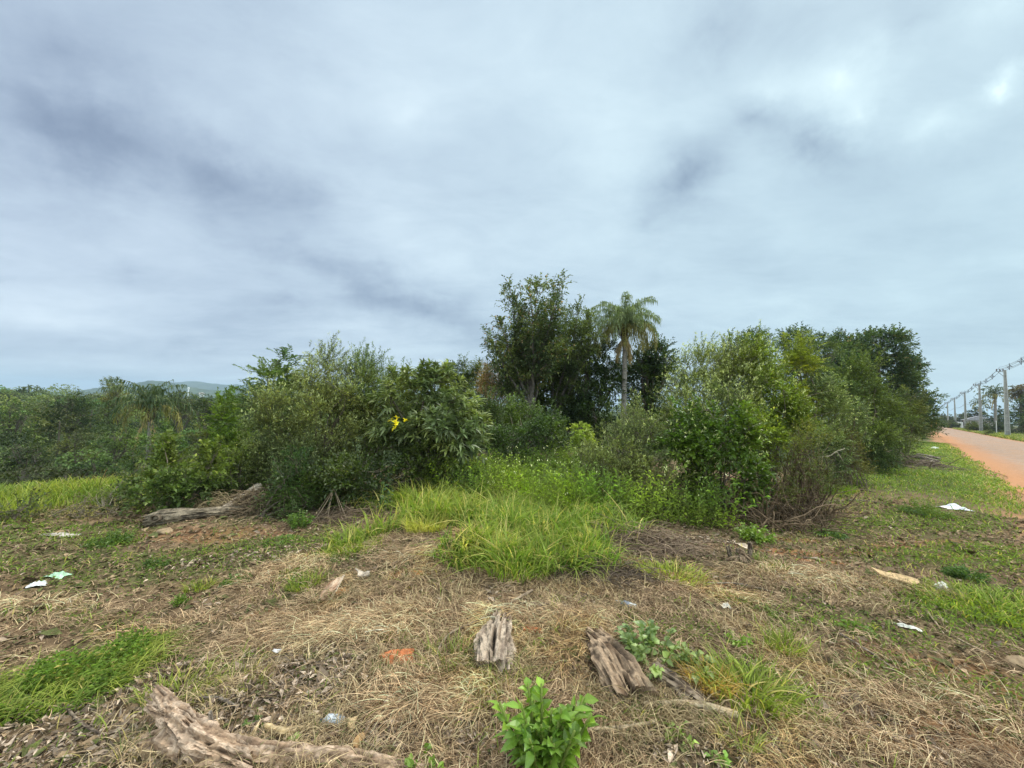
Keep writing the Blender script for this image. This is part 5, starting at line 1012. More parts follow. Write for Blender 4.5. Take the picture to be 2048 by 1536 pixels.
def one_log(name, label, cat, pts, rad, seed, cols, dz=0.0, group=None, **k):
    P = gl(pts, dz); g = Geo(); rough_log(g, P, rad, seed, cols, **k); return tag(g.build(name, M_WOOD, smooth=False, origin=P[len(P) // 2]), label, cat, group)
# big uprooted root, bottom left
def root_piece():
    b = gp(400, 1500); root = thing('uprooted_root', b, 'big splintered tan root with a broken upright stub, bottom left', 'tree root')
    g = Geo(); rough_log(g, [gp(300, 1452) + [0, 0, .10], gp(352, 1480) + [0, 0, .09], gp(410, 1515) + [0, 0, .06], gp(500, 1545) + [0, 0, .03]], [.025, .048, .062, .05], 3, TAN, amp=.42, splinter=.05, ridges=5, rings=150, sides=90); g.build('root_body', M_WOOD, root)
    g = Geo(); s = gp(345, 1470) + [0, 0, .10]; e = at(315, 1382, s[1] + .10); rough_log(g, [s, (s + e) / 2 + [.005, 0, 0], e], [.038, .034, .026], 5, TAN, amp=.3, sides=24, rings=34, splinter=.03); g.build('broken_stub', M_WOOD, root)
    g = Geo(); rough_log(g, [gp(430, 1530) + [0, 0, .05], gp(560, 1528) + [0, 0, .035], gp(700, 1534) + [0, 0, .03], gp(860, 1548) + [0, 0, .015]], [.06, .045, .035, .015], 6, TAN, amp=.4, sides=24, ridges=10); g.build('root_arm', M_WOOD, root)
    g = Geo(); rough_log(g, [gp(290, 1490) + [0, 0, .02], gp(330, 1502) + [0, 0, .05], gp(380, 1530) + [0, 0, .05]], [.03, .045, .05], 8, TAN, amp=.35, sides=24); g.build('root_arm', M_WOOD, root)
    g = Geo(); s = gp(428, 1490) + [0, 0, .02]; e = at(420, 1425, s[1] - .02); rough_log(g, [s, e], [.014, .008], 9, GREY, amp=.25, sides=12, rings=14, splinter=.01); g.build('splinter', M_WOOD, root)
root_piece()
one_log('driftwood', 'pale grey weathered log end standing out of the straw, front centre', 'log', [(985, 1352), (990, 1300), (1003, 1243)], [.10, .105, .075], 21, ((.22, .165, .125), (.42, .33, .25), (.06, .045, .035)), dz=[-.01, .012, -.005], amp=.45, rings=150, sides=110, splinter=.04, ridges=6)
one_log('rotten_log', 'dark rotten log with flaking pale bark between the grey log and the lobed weed', 'log', [(1268, 1405), (1228, 1345), (1188, 1276)], [.12, .135, .08], 22, ((.12, .075, .045), (.34, .24, .16), (.04, .026, .018)), dz=[-.01, .02, -.01], amp=.5, rings=150, sides=110, splinter=.05, ridges=4, flat=.8)
one_log('bark_slab', 'long dark slab of bark lying beside the rotten log', 'bark', [(1305, 1348), (1360, 1385), (1445, 1440)], [.075, .065, .03], 23, BROWN, dz=[.02, .03, .01], amp=.4, rings=80, sides=30, flat=.6, splinter=.04)
one_log('stick', 'thick pale barkless stick in front of the bark slab', 'stick', [(1290, 1422), (1360, 1421), (1420, 1430), (1474, 1448)], [.010, .016, .021, .024], 24, PALE, dz=.035, amp=.12, sides=16, rings=50, splinter=.01)
one_log('stick', 'thin tan forked stick right of the big leafy plant', 'stick', [(1160, 1482), (1190, 1473), (1250, 1468), (1308, 1457)], [.010, .011, .010, .007], 25, PALE, dz=.03, amp=.15, sides=12, rings=40, splinter=.01)
one_log('stick', 'long thin bent stick rising from the straw up to the tall grass', 'stick', [(880, 1345), (876, 1315), (900, 1283), (950, 1255), (1010, 1225), (1064, 1194)], [.005, .006, .007, .008, .010, .011], 26, ((.27, .20, .14), (.36, .28, .2), (.12, .09, .06)), dz=[.01, .04, .05, .04, .05, .05], amp=.1, sides=10, rings=60, splinter=.005)
one_log('stick', 'short thick crooked yellowish root bit near the clear bottle', 'stick', [(530, 1460), (562, 1474), (588, 1468), (640, 1456)], [.014, .02, .013, .009], 27, ((.45, .32, .16), (.55, .42, .25), (.2, .13, .07)), dz=.02, amp=.25, sides=14, rings=40)
one_log('stick', 'small upright curl of yellowish wood below the crooked root bit', 'stick', [(498, 1508), (503, 1488), (514, 1470)], [.013, .011, .006], 28, ((.45, .32, .16), (.55, .42, .25), (.2, .13, .07)), dz=[.01, .03, .045], amp=.2, sides=12, rings=24)
for i, (pts, r0, lab, col) in enumerate([([(1855, 1228), (1872, 1250), (1888, 1272)], .007, 'short pale stick in the grass above the long one at the right', PALE), ([(1908, 1278), (1945, 1298), (1990, 1318)], .008, 'straight pale stick near the right edge', PALE),
        ([(1680, 1272), (1725, 1300), (1790, 1345)], .008, 'long brown stick slanting down in the right foreground', GREY), ([(1412, 1170), (1480, 1172), (1560, 1192)], .008, 'dark twig lying below the broken stump', GREY), ([(1446, 1158), (1500, 1146), (1530, 1140)], .007, 'thin dark twig directly in front of the broken stump', BROWN),
        ([(275, 1318), (310, 1316), (350, 1315)], .006, 'thin pale stick right of the green patch at the left', PALE), ([(270, 1302), (300, 1290), (335, 1276)], .006, 'thin tan stick above the pale one at the left', PALE), ([(130, 1420), (160, 1452), (205, 1478)], .008, 'dark twig at the lower edge of the left green patch', BROWN),
        ([(400, 1403), (440, 1405), (470, 1420)], .009, 'grey branched stick above the uprooted root', GREY), ([(1120, 1140), (1180, 1150), (1260, 1130)], .010, 'dark bare branch at the right foot of the tall grass', BROWN), ([(1170, 1105), (1215, 1085), (1290, 1050)], .009, 'pale long stalk leaning on the brush heap', PALE),
        ([(600, 1510), (640, 1490), (690, 1470)], .012, 'pale split stick below the clear bottle', TAN), ([(1690, 985), (1720, 983), (1750, 988)], .02, 'dark stick at the edge of the verge grass', BROWN), ([(1630, 1012), (1700, 1002), (1775, 1010)], .012, 'thin brown branch lying across the verge grass', GREY)]):
    one_log('stick', lab, 'stick', pts, [r0 * .8, r0, r0 * .6], 300 + i, col, dz=r0 * 1.5 + .006, amp=.15, sides=10, rings=30, splinter=.01, group='sticks strewn on the ground')
# fallen trunk at the left with its knot hole, and the brush heap over its right end
def fallen():
    P = gl([(292, 1052), (330, 1046), (400, 1036), (470, 1030), (540, 1022)], dz=[.06, .08, .07, .07, .06]); root = thing('fallen_trunk', P[2], 'fallen grey tree trunk with a knot hole at its left end', 'fallen trunk')
    g = Geo(); rough_log(g, P, [.075, .10, .07, .065, .05], 41, ((.13, .105, .075), (.27, .22, .16), (.04, .03, .025)), amp=.22, rings=110, sides=40, splinter=.06, hollow=True); g.build('trunk', M_WOOD, root)
    g = Geo(); c = P[1] + [-.02, -.125, .02]; a = np.linspace(0, 2 * np.pi, 19)[:-1]; wv = 1 + .3 * (vn(a * 1.3, a * 0, 5) - .5); ring = lambda r, d: np.stack([c[0] + np.cos(a) * r * 1.4 * wv * .8, np.full(18, c[1] - d), c[2] + np.sin(a) * r * wv * .8], 1)
    V = np.concatenate([ring(.062, -.02), ring(.055, .02), ring(.036, .015), ring(.028, -.05)]); Q = [[k * 18 + j, k * 18 + (j + 1) % 18, (k + 1) * 18 + (j + 1) % 18, (k + 1) * 18 + j] for k in range(3) for j in range(18)]; C = np.repeat(np.array([[.11, .085, .06], [.19, .15, .11], [.08, .06, .04], [.015, .01, .008]]), 18, 0); g.add(V, Q=Q, T=[[54, 54 + j, 54 + j + 1] for j in range(1, 17)], C=C); g.build('knot_hole', M_WOOD, root)
    one_log('log', 'pale log slanting up out of the brush heap', 'log', [(445, 1030), (480, 1018), (515, 1008)], [.07, .075, .07], 42, ((.40, .33, .26), (.52, .45, .36), (.15, .11, .08)), dz=[.05, .15, .27], amp=.2, splinter=.04)
fallen()
def heap(label, px, py, rx, ry, h, n, seed, c0, c1, L=(.15, .5), r0=.004, leafy=0, name='brush_heap'):
    rng = np.random.default_rng(seed); b = gp(px, py); root = thing(name, b, label, 'brush heap'); u = rng.random(n) * 6.28; q = np.sqrt(rng.random(n)); x, y = b[0] + np.cos(u) * q * rx, b[1] + np.sin(u) * q * ry; zt = height(x, y) + h * (1 - q ** 2) * rng.random(n); s = np.stack([x, y, zt], 1)
    a = rng.random(n) * 6.28; l = rng.uniform(*L, n); d = norm(np.stack([np.cos(a), np.sin(a) * .7, rng.normal(.0, .35, n)], 1)); e = s + d * l[:, None]; e[:, 2] = np.maximum(e[:, 2] - .25 * l, height(e[:, 0], e[:, 1]) + .005); mid = (s + e) / 2 + rng.normal(0, .05, (n, 3)) + [0, 0, .05]; mid[:, 2] = np.maximum(mid[:, 2], height(mid[:, 0], mid[:, 1]) + .01); g = Geo(); tubes(g, bez(s, mid, e, 7), np.linspace(r0, r0 * .4, 7)[None] * rng.uniform(.5, 1.6, (n, 1)), 4, palette(rng, n, c0, c1, .25)); g.build('twigs', M_BARK, root)
    if leafy:
        g = Geo(); k = rng.integers(0, n, leafy); leaves(g, s[k] + rng.normal(0, .04, (leafy, 3)), norm(rng.standard_normal((leafy, 3))), rng.standard_normal((leafy, 3)), rng.uniform(.03, .06, leafy), .02, palette(rng, leafy, (.16, .12, .07), (.3, .24, .13), .25)); g.build('dead_leaves', M_STRAW, root)
heap('tan heap of dry grass over the middle of the fallen trunk', 440, 1022, .42, .3, .30, 900, 51, (.28, .21, .12), (.48, .38, .22), (.1, .3), .0035, name='dry_grass_heap'); heap('dark brown brush heap at the right end of the fallen trunk', 510, 1022, .42, .35, .36, 700, 52, (.10, .075, .05), (.26, .19, .12), (.15, .45), .005, 500)
heap('brown heap of cut twigs beside the tall grass', 1285, 1090, .60, .32, .18, 700, 53, (.16, .11, .08), (.34, .25, .17), (.15, .55), .0035, 300); heap('dark low twig heap right below the tall grass', 1180, 1150, .50, .2, .10, 500, 54, (.09, .065, .05), (.2, .15, .11), (.12, .4), .0035, 200)
heap('brown twigs below the leaning dry branch', 690, 1035, .65, .3, .16, 420, 55, (.16, .115, .08), (.30, .22, .15), (.15, .5), .004, 200); heap('brushwood lying by the cut logs on the verge', 1790, 930, 1.7, .7, .35, 420, 56, (.12, .09, .07), (.26, .2, .15), (.4, 1.4), .012, 200)
def leaning():
    rng = np.random.default_rng(61); b = gp(668, 1038); root = thing('dry_branch', b, 'dry forked branch leaning upside down against the left clump', 'branch'); ap = at(668, 977, b[1]); g = Geo()
    for px, r in ((640, .008), (650, .010), (657, .007), (690, .006), (705, .006), (630, .005), (664, .006), (648, .005)): e = onground(at(px, 1030, b[1])[0] + rng.normal(0, .02), b[1] + rng.normal(-.05, .12)); tubes(g, bez(ap, (ap + e) / 2 + rng.normal(0, .02, 3), e, 12)[0], np.linspace(r * .6, r, 12)[None], 6, np.array([.34, .26, .18]))
    g.build('prongs', M_WOOD, root)
leaning()
def stump():
    rng = np.random.default_rng(62); b = gp(1483, 1128); root = thing('broken_stump', b, 'small torn root stump with three broken upright stubs', 'tree stump')
    for (x0, y0, x1, y1, r) in ((1462, 1120, 1456, 1092, .022), (1472, 1118, 1476, 1098, .018), (1500, 1122, 1500, 1085, .022)): g = Geo(); s = gp(x0, y0); e = at(x1, y1, s[1]); rough_log(g, [s, (s + e) / 2, e], [r * 1.2, r, r * .9], int(x0), BROWN, amp=.2, sides=16, rings=20, splinter=.015); g.build('broken_stub', M_WOOD, root)
    for k in range(9): g = Geo(); a = rng.random() * 6.28; e = b + [math.cos(a) * .22, math.sin(a) * .15, 0]; e[2] = height(e[0], e[1]) + .005; rough_log(g, [b + [0, 0, .06 + .03 * (k % 3)], (b + e) / 2 + [0, 0, .05], e], [.026, .017, .006], 70 + k, ((.13, .085, .055), (.28, .2, .13), (.04, .03, .02)), amp=.4, sides=14, rings=20); g.build('root', M_WOOD, root)
stump()
for i, (pts, r, lab) in enumerate([([(1822, 918), (1850, 922), (1876, 929)], .07, 'longest cut log of the pile on the verge'), ([(1835, 913), (1860, 917), (1880, 922)], .05, 'hindmost cut log of the pile on the verge'), ([(1838, 934), (1852, 932), (1866, 929)], .06, 'short cut log in front of the pile on the verge')]):
    one_log('log', lab, 'log', pts, [r, r, r * .8], 80 + i, ((.26, .21, .17), (.48, .41, .34), (.1, .08, .06)), dz=r + .05, amp=.1, sides=14, rings=24, group='cut logs on the verge')
# slabs, stones, bricks
def shard(name, label, cat, px, py, w, l, h, seed, col, mt, yaw=0, tilt=(0, 0), jag=.25, curl=0., dz=0.02, group=None, n=11):
    """broken flat piece: jagged outline, real thickness, optional curl"""
    rng = np.random.default_rng(seed); b = gp(px, py); th = np.linspace(0, 2 * np.pi, n, endpoint=False) + rng.normal(0, .12, n); rr = 1 + rng.normal(0, jag, n); sq = 1 / np.maximum(np.abs(np.cos(th)), np.abs(np.sin(th))) ** .7
    out = np.stack([np.cos(th) * rr * sq * w / 2, np.sin(th) * rr * sq * l / 2], 1); V = []
    for z, sc in ((0, .94), (h * .15, 1), (h * .85, 1), (h, .93)):
        for ring in (1, .55): V.append(np.concatenate([out * sc * ring, np.full((n, 1), z)], 1)) if (z in (0, h)) else (V.append(np.concatenate([out * sc, np.full((n, 1), z)], 1)) if ring == 1 else None)
    V = [V[1], V[0], V[2], V[3], V[4], V[5]]; V = np.concatenate(V + [[[0, 0, 0]], [[0, 0, h]]]); V[:, 2] += curl * ((V[:, 0] / w * 2) ** 2) * w + (vn3(V * 35 + seed, seed) - .5) * h * .35; Q = []
    for k in range(5):
        for j in range(n): j2 = (j + 1) % n; Q.append([k * n + j, k * n + j2, (k + 1) * n + j2, (k + 1) * n + j])
    T = [[j2, j, 6 * n] for j, j2 in ((j, (j + 1) % n) for j in range(n))] + [[5 * n + j, 5 * n + (j + 1) % n, 6 * n + 1] for j in range(n)]
    Mx = np.array((Matrix.Rotation(R(yaw), 3, 'Z') @ Matrix.Rotation(R(tilt[0]), 3, 'X') @ Matrix.Rotation(R(tilt[1]), 3, 'Y'))); V = V @ Mx.T + b + [0, 0, dz]; g = Geo(); g.add(V, Q=Q, T=T, C=np.array(col) * (.8 + .4 * vn3(V * 40, seed))[:, None]); return tag(g.build(name, mt, origin=b), label, cat, group)
CLAY = (.50, .17, .07)
shard('broken_tile', 'broken orange clay tile half buried in straw left of the grey log', 'broken tile', 795, 1325, .18, .085, .035, 91, CLAY, M_BRICK, 12, (20, 4), .2, dz=.012, n=9)
shard('broken_tile', 'small orange clay shard just right of the grey log', 'broken tile', 1062, 1268, .12, .05, .02, 92, CLAY, M_BRICK, -10, (8, 0), .2, dz=.02)
def rock(label, px, py, w, seed, col):
    b = gp(px, py); th, ph = np.meshgrid(np.linspace(0, np.pi, 22), np.linspace(0, 2 * np.pi, 30, endpoint=False), indexing='ij'); u = np.stack([np.sin(th) * np.cos(ph), np.sin(th) * np.sin(ph), np.cos(th)], -1).reshape(-1, 3)
    r = .75 + .6 * vn3(u * 1.6 + seed, seed) + .25 * vn3(u * 4 + seed, seed + 1) + .10 * vn3(u * 11 + seed, seed + 2); V = u * r[:, None] * np.array([.5, .42, .30]) * w + b; i, j = np.meshgrid(np.arange(21), np.arange(30), indexing='ij'); j2 = (j + 1) % 30
    Q = np.stack([i * 30 + j, (i + 1) * 30 + j, (i + 1) * 30 + j2, i * 30 + j2], -1).reshape(-1, 4); tag(Geo().add(V, Q=Q, C=np.array(col) * (.7 + .6 * vn3(u * 6 + 3, seed))[:, None]).build('stone', M_BRICK, origin=b, smooth=True), label, 'stone', 'orange stones')
for px, py, w, lab, sd in ((822, 1157, .07, 'smaller orange stone at the left foot of the tall grass', 93), (836, 1150, .09, 'larger orange stone at the left foot of the tall grass', 94), (680, 1188, .12, 'dull orange stone behind the curled bark', 95), (566, 1228, .05, 'small reddish stone between the straw heaps on the left', 96), (2040, 1332, .14, 'pale tan stone cut by the right edge of the picture', 97), (330, 1064, .14, 'rounded tan clod below the fallen trunk', 98)):
    rock(lab, px, py, w, sd, (.48, .24, .10) if sd < 97 else (.36, .26, .16))
def sheet(name, label, cat, p0, p1, dz, w, curl, seed, col, inner, roll=0):
    a, c = gp(*p0) + [0, 0, dz[0]], gp(*p1) + [0, 0, dz[1]]; m, n = 40, 14; t = np.linspace(0, 1, m)[:, None]; v = np.linspace(-1, 1, n)[None]; ax = norm(c - a); S = norm(np.cross(ax, UP)); Nn = np.cross(S, ax); S2 = S * math.cos(R(roll)) + Nn * math.sin(R(roll)); N2 = -S * math.sin(R(roll)) + Nn * math.cos(R(roll))
    wd = w * (np.sin(np.pi * np.clip(t * .94 + .03, 0, 1)) ** .45) * (1 + .35 * (fbm(t * 6, t * 0, seed, 3) - .5)); th = v * curl; P = (a + (c - a) * t)[:, None] + S2 * (np.sin(th) * wd)[..., None] + N2 * (((1 - np.cos(th)) * wd) + (fbm(t * 14 + v * 0, v * 3 + t * 0, seed + 4, 3) - .5) * w * .25)[..., None]
    i, j = np.meshgrid(np.arange(m - 1), np.arange(n - 1), indexing='ij'); Q = np.stack([i * n + j, i * n + j + 1, (i + 1) * n + j + 1, (i + 1) * n + j], -1).reshape(-1, 4); k = ss(.3, .7, fbm((t * 3 + v * 0).ravel(), (v * 7 + t * 0).ravel(), seed + 2, 3))[:, None]
    o = Geo().add(P, Q=Q, C=np.array(col) * (1 - k) + np.array(inner) * k).build(name, M_WOOD, origin=(a + c) / 2, smooth=True); md = o.modifiers.new('thickness', 'SOLIDIFY'); md.thickness = .005; return tag(o, label, cat)
sheet('curled_bark', 'pale curled slab of bark with a brown inside, left of the tall grass', 'bark', (642, 1208), (682, 1178), (.03, .09), .042, 1.1, 101, (.50, .38, .28), (.36, .21, .13), -10); sheet('curled_bark', 'thin pale strip of bark lying against the curled slab', 'bark', (660, 1206), (687, 1174), (.02, .10), .022, .8, 102, (.56, .46, .35), (.45, .34, .24), 30)
shard('wood_slab', 'small flat grey wood slab above the curled bark', 'wood slab', 728, 1163, .11, .06, .015, 103, (.50, .42, .34), M_WOOD, 20, (18, 0), .25, .2, dz=.05)
shard('wood_slab', 'tan flat board shard lying in the grass at the right', 'wood slab', 1798, 1167, .30, .10, .02, 104, (.60, .42, .23), M_WOOD, -32, (15, 5), .22, .05, dz=.04); shard('wood_slab', 'tan flake of wood beside the clear bottle', 'wood slab', 700, 1466, .05, .07, .012, 105, (.58, .42, .24), M_WOOD, 20, (15, 20), .2, .2, dz=.03); shard('wood_slab', 'orange tan wood flake below the clear bottle', 'wood slab', 716, 1498, .035, .06, .012, 106, (.58, .36, .17), M_WOOD, -20, (12, 0), .2, .1, dz=.03)
shard('wood_slab', 'pale wood piece behind the broken stump toward the straw', 'wood slab', 1480, 1196, .22, .045, .03, 107, (.52, .38, .22), M_WOOD, -20, (8, 0), .2, .0, dz=.02)
shard('paper_scrap', 'small white scrap left of the orange tile', 'litter', 554, 1311, .05, .028, .003, 111, (.75, .75, .78), M_PLASTIC, 20, (20, 0), .15, .3, dz=.025)
# crumpled sheets
def crumple(name, label, cat, px, py, w, l, h, seed, col, yaw=0, mt=None, n=26):
    b = gp(px, py); u, v = np.meshgrid(np.linspace(-1, 1, n), np.linspace(-1, 1, n)); q = np.stack([u.ravel() * 1.7, v.ravel() * 1.7, u.ravel() * 0], 1); z = np.abs(vn3(q + seed, seed) - .5) * 2; z2 = vn3(q * 2.6 + 3, seed + 1); e = 1 + .5 * (vn(np.arctan2(v, u).ravel() * 2.2, np.zeros(n * n), seed) - .5)
    rad = np.sqrt((u ** 2 + v ** 2)).ravel(); x = u.ravel() * w / 2 * e; y = v.ravel() * l / 2 * e; zz = h * (.25 + .9 * z + .35 * z2) * ss(1.35, .3, rad) + .01; Mz = np.array(Matrix.Rotation(R(yaw), 3, 'Z')); V = np.stack([x, y, zz], 1) @ Mz.T; V = V + b; V[:, 2] = np.maximum(V[:, 2], height(V[:, 0], V[:, 1]) + .012 + zz * .2)
    i, j = np.meshgrid(np.arange(n - 1), np.arange(n - 1), indexing='ij'); Q = np.stack([i * n + j, i * n + j + 1, (i + 1) * n + j + 1, (i + 1) * n + j], -1).reshape(-1, 4); o = Geo().add(V, Q=Q, C=col).build(name, mt or M_PLASTIC, origin=b); m = o.modifiers.new('thickness', 'SOLIDIFY'); m.thickness = .0015; return tag(o, label, cat)
crumple('plastic_bag', 'crumpled white plastic bag on the verge grass', 'plastic bag', 1905, 1018, .40, .24, .075, 121, (.80, .80, .84), -10); crumple('paper_scrap', 'crumpled white paper near the yellow green grass at the right', 'litter', 1882, 1180, .16, .12, .06, 122, (.72, .7, .62), 30); crumple('paper_scrap', 'flat white scrap in the grass of the right foreground', 'litter', 1816, 1258, .13, .05, .025, 123, (.74, .72, .64), -25)
crumple('plastic_scrap', 'pale green plastic scrap at the left', 'litter', 117, 1155, .15, .10, .05, 124, (.45, .68, .48), 0); crumple('paper_scrap', 'small white scrap left below the green one', 'litter', 76, 1172, .12, .07, .04, 125, (.74, .76, .76), 30); crumple('paper_scrap', 'long pale sheet lying in front of the dry bush', 'litter', 122, 1072, .38, .10, .03, 126, (.55, .48, .42), 0); crumple('paper_scrap', 'whitish scrap on the verge near the road', 'litter', 1868, 898, .5, .3, .12, 127, (.72, .75, .62), 0); crumple('paper_scrap', 'tiny white scrap in the straw right of the blue bottle', 'litter', 1452, 1216, .07, .05, .03, 128, (.7, .66, .58), 0)
# plastic bottles
M_CLEAR = plain('clear_plastic', (.72, .78, .84), .15, trans=.35)
def bottle(label, px, py, L, r, yaw, cap, lab, seed):
    b = gp(px, py) + [0, 0, r * .9]; root = thing('plastic_bottle', b, label, 'bottle'); d = np.array([math.cos(R(yaw)), math.sin(R(yaw)), .05]); t = np.array([0, .03, .1, .3, .34, .5, .66, .7, .8, .9, .93, 1.0]); rr = np.array([.6, .95, 1, .92, 1, .9, 1, .95, .75, .4, .36, .36]) * r
    g = Geo(); rng = np.random.default_rng(seed); P = b + d * (t[:, None] - .5) * L; P[:, 2] += rng.normal(0, r * .07, len(t)); tubes(g, P, rr[None], 16, np.array([.8, .85, .9])); g.build('body', M_CLEAR, root, smooth=True)
    g = Geo(); tl = np.linspace(.36, .64, 5); tubes(g, b + d * (tl[:, None] - .5) * L, np.full((1, 5), r * 1.03), 16, np.array(lab)); g.build('wrapper', M_PLASTIC, root, smooth=True)
    g = Geo(); tc2 = np.array([.95, .96, 1.04, 1.05]); tubes(g, b + d * (tc2[:, None] - .5) * L, (np.array([.4, .46, .46, .4]) * r)[None], 12, np.array(cap)); g.build('cap', M_PLASTIC, root, smooth=True)
bottle('small plastic bottle with a blue white wrapper lying in the straw', 1253, 1214, .15, .022, 155, (.8, .82, .85), (.25, .42, .72), 5); bottle('crushed clear bottle with a dark cap in the left foreground', 664, 1452, .10, .026, 185, (.03, .035, .06), (.62, .68, .76), 6)

def overlay():
    rng = np.random.default_rng(950); P = [(990, 1350, .14), (960, 1330, .08), (1035, 1330, .10), (1230, 1415, .16), (1290, 1425, .12), (1190, 1400, .08), (1400, 1440, .12), (795, 1335, .13), (770, 1325, .08), (1062, 1275, .08), (664, 1205, .12), (700, 1190, .1), (728, 1170, .06), (330, 1500, .15), (400, 1535, .15), (560, 1540, .2), (700, 1545, .15), (1350, 1430, .14), (1253, 1218, .06), (1797, 1175, .14), (1882, 1186, .08), (664, 1462, .08), (830, 1160, .08), (1480, 1140, .15), (1310, 1350, .12), (1240, 1475, .1), (1905, 1030, .15)]
    X = []
    for px, py, r in P:
        b = gp(px, py); n = int(420 * r / .12 * .5); X.append(np.stack([b[0] + rng.normal(0, r * .8, n), b[1] - .02 + rng.normal(0, r * .45, n)], 1))
    X = np.concatenate(X); n = len(X); B = np.stack([X[:, 0], X[:, 1], height(X[:, 0], X[:, 1]) + rng.random(n) ** 2 * .05], 1); a = rng.random(n) * 6.28; g = Geo()
    straws(g, B, np.stack([np.cos(a), np.sin(a), np.zeros(n)], 1), rng.uniform(.05, .16, n), rng.uniform(.0, .06, n), rng.normal(0, .3, n), np.full(n, .0034), palette(rng, n, (.26, .19, .10), (.5, .38, .22), .22, (.12, .15, .04), .12), rng); tag(g.build('loose_straw', M_STRAW), 'loose straw caught against the wood and stones', 'straw', kind='stuff')
overlay()
# ---------------------------------------------------------------- single plants
def plant(name, label, px, py, seed, h, w, nst, nl, ll, lw, c0, c1, cat='weed', big=True, ang=(.9, 1.3), droop=.35, group='weeds in the clearing', m=None, pin=False, D=None, sag=.1):
    rng = np.random.default_rng(seed); b = gp(px, py) if D is None else onground(*at(px, py, D)[:2]); root = thing(name, b, label, cat, group); a = rng.random(nst) * 6.28; q = rng.random(nst) ** .6; s = b + np.stack([np.cos(a) * q * w * .18, np.sin(a) * q * w * .18, np.zeros(nst)], 1); s[:, 2] = height(s[:, 0], s[:, 1]); d = norm(np.stack([np.cos(a) * q * w / h * .62, np.sin(a) * q * w / h * .62, np.ones(nst)], 1) + rng.normal(0, .08, (nst, 3))); L = h * rng.uniform(.6, 1.05, nst) * (1 - .25 * q)
    g = Geo(); tubes(g, np.stack([s - UP * .01, s + d * L[:, None] * .5, s + d * L[:, None]], 1), np.array([[.0035, .0028, .0015]]) * (1 + 2 * (h > .3)), 5, np.array([.16, .2, .07])); g.build('stalks', M_GRASS, root, smooth=True)
    g = Geo(); twigs(g, s + d * L[:, None] * .18, d, L * .85, nl, ll, lw, rng, c0, c1, ang, pin, sag, droop, big=big, var=.14, clumpvar=.1); g.build('leaves', m or M_GLOSSY, root)
plant('leafy_plant', 'big fresh green leafy plant at the bottom edge of the picture', 1088, 1556, 601, .38, .34, 30, 16, .078, .040, (.07, .135, .022), (.13, .22, .045), 'plant')
plant('leafy_plant', 'small green plant left of the big leafy plant at the bottom edge', 848, 1545, 602, .10, .2, 10, 7, .045, .028, (.07, .13, .04), (.13, .2, .06), 'plant')
plant('lobed_weed', 'grey green lobed weed growing behind the rotten log', 1300, 1338, 603, .27, .46, 20, 11, .052, .044, (.085, .13, .07), (.15, .21, .11)); plant('lobed_weed', 'smaller lobed weed at the right of the bark slab top', 1375, 1345, 604, .16, .3, 11, 8, .045, .036, (.085, .12, .07), (.14, .19, .10))
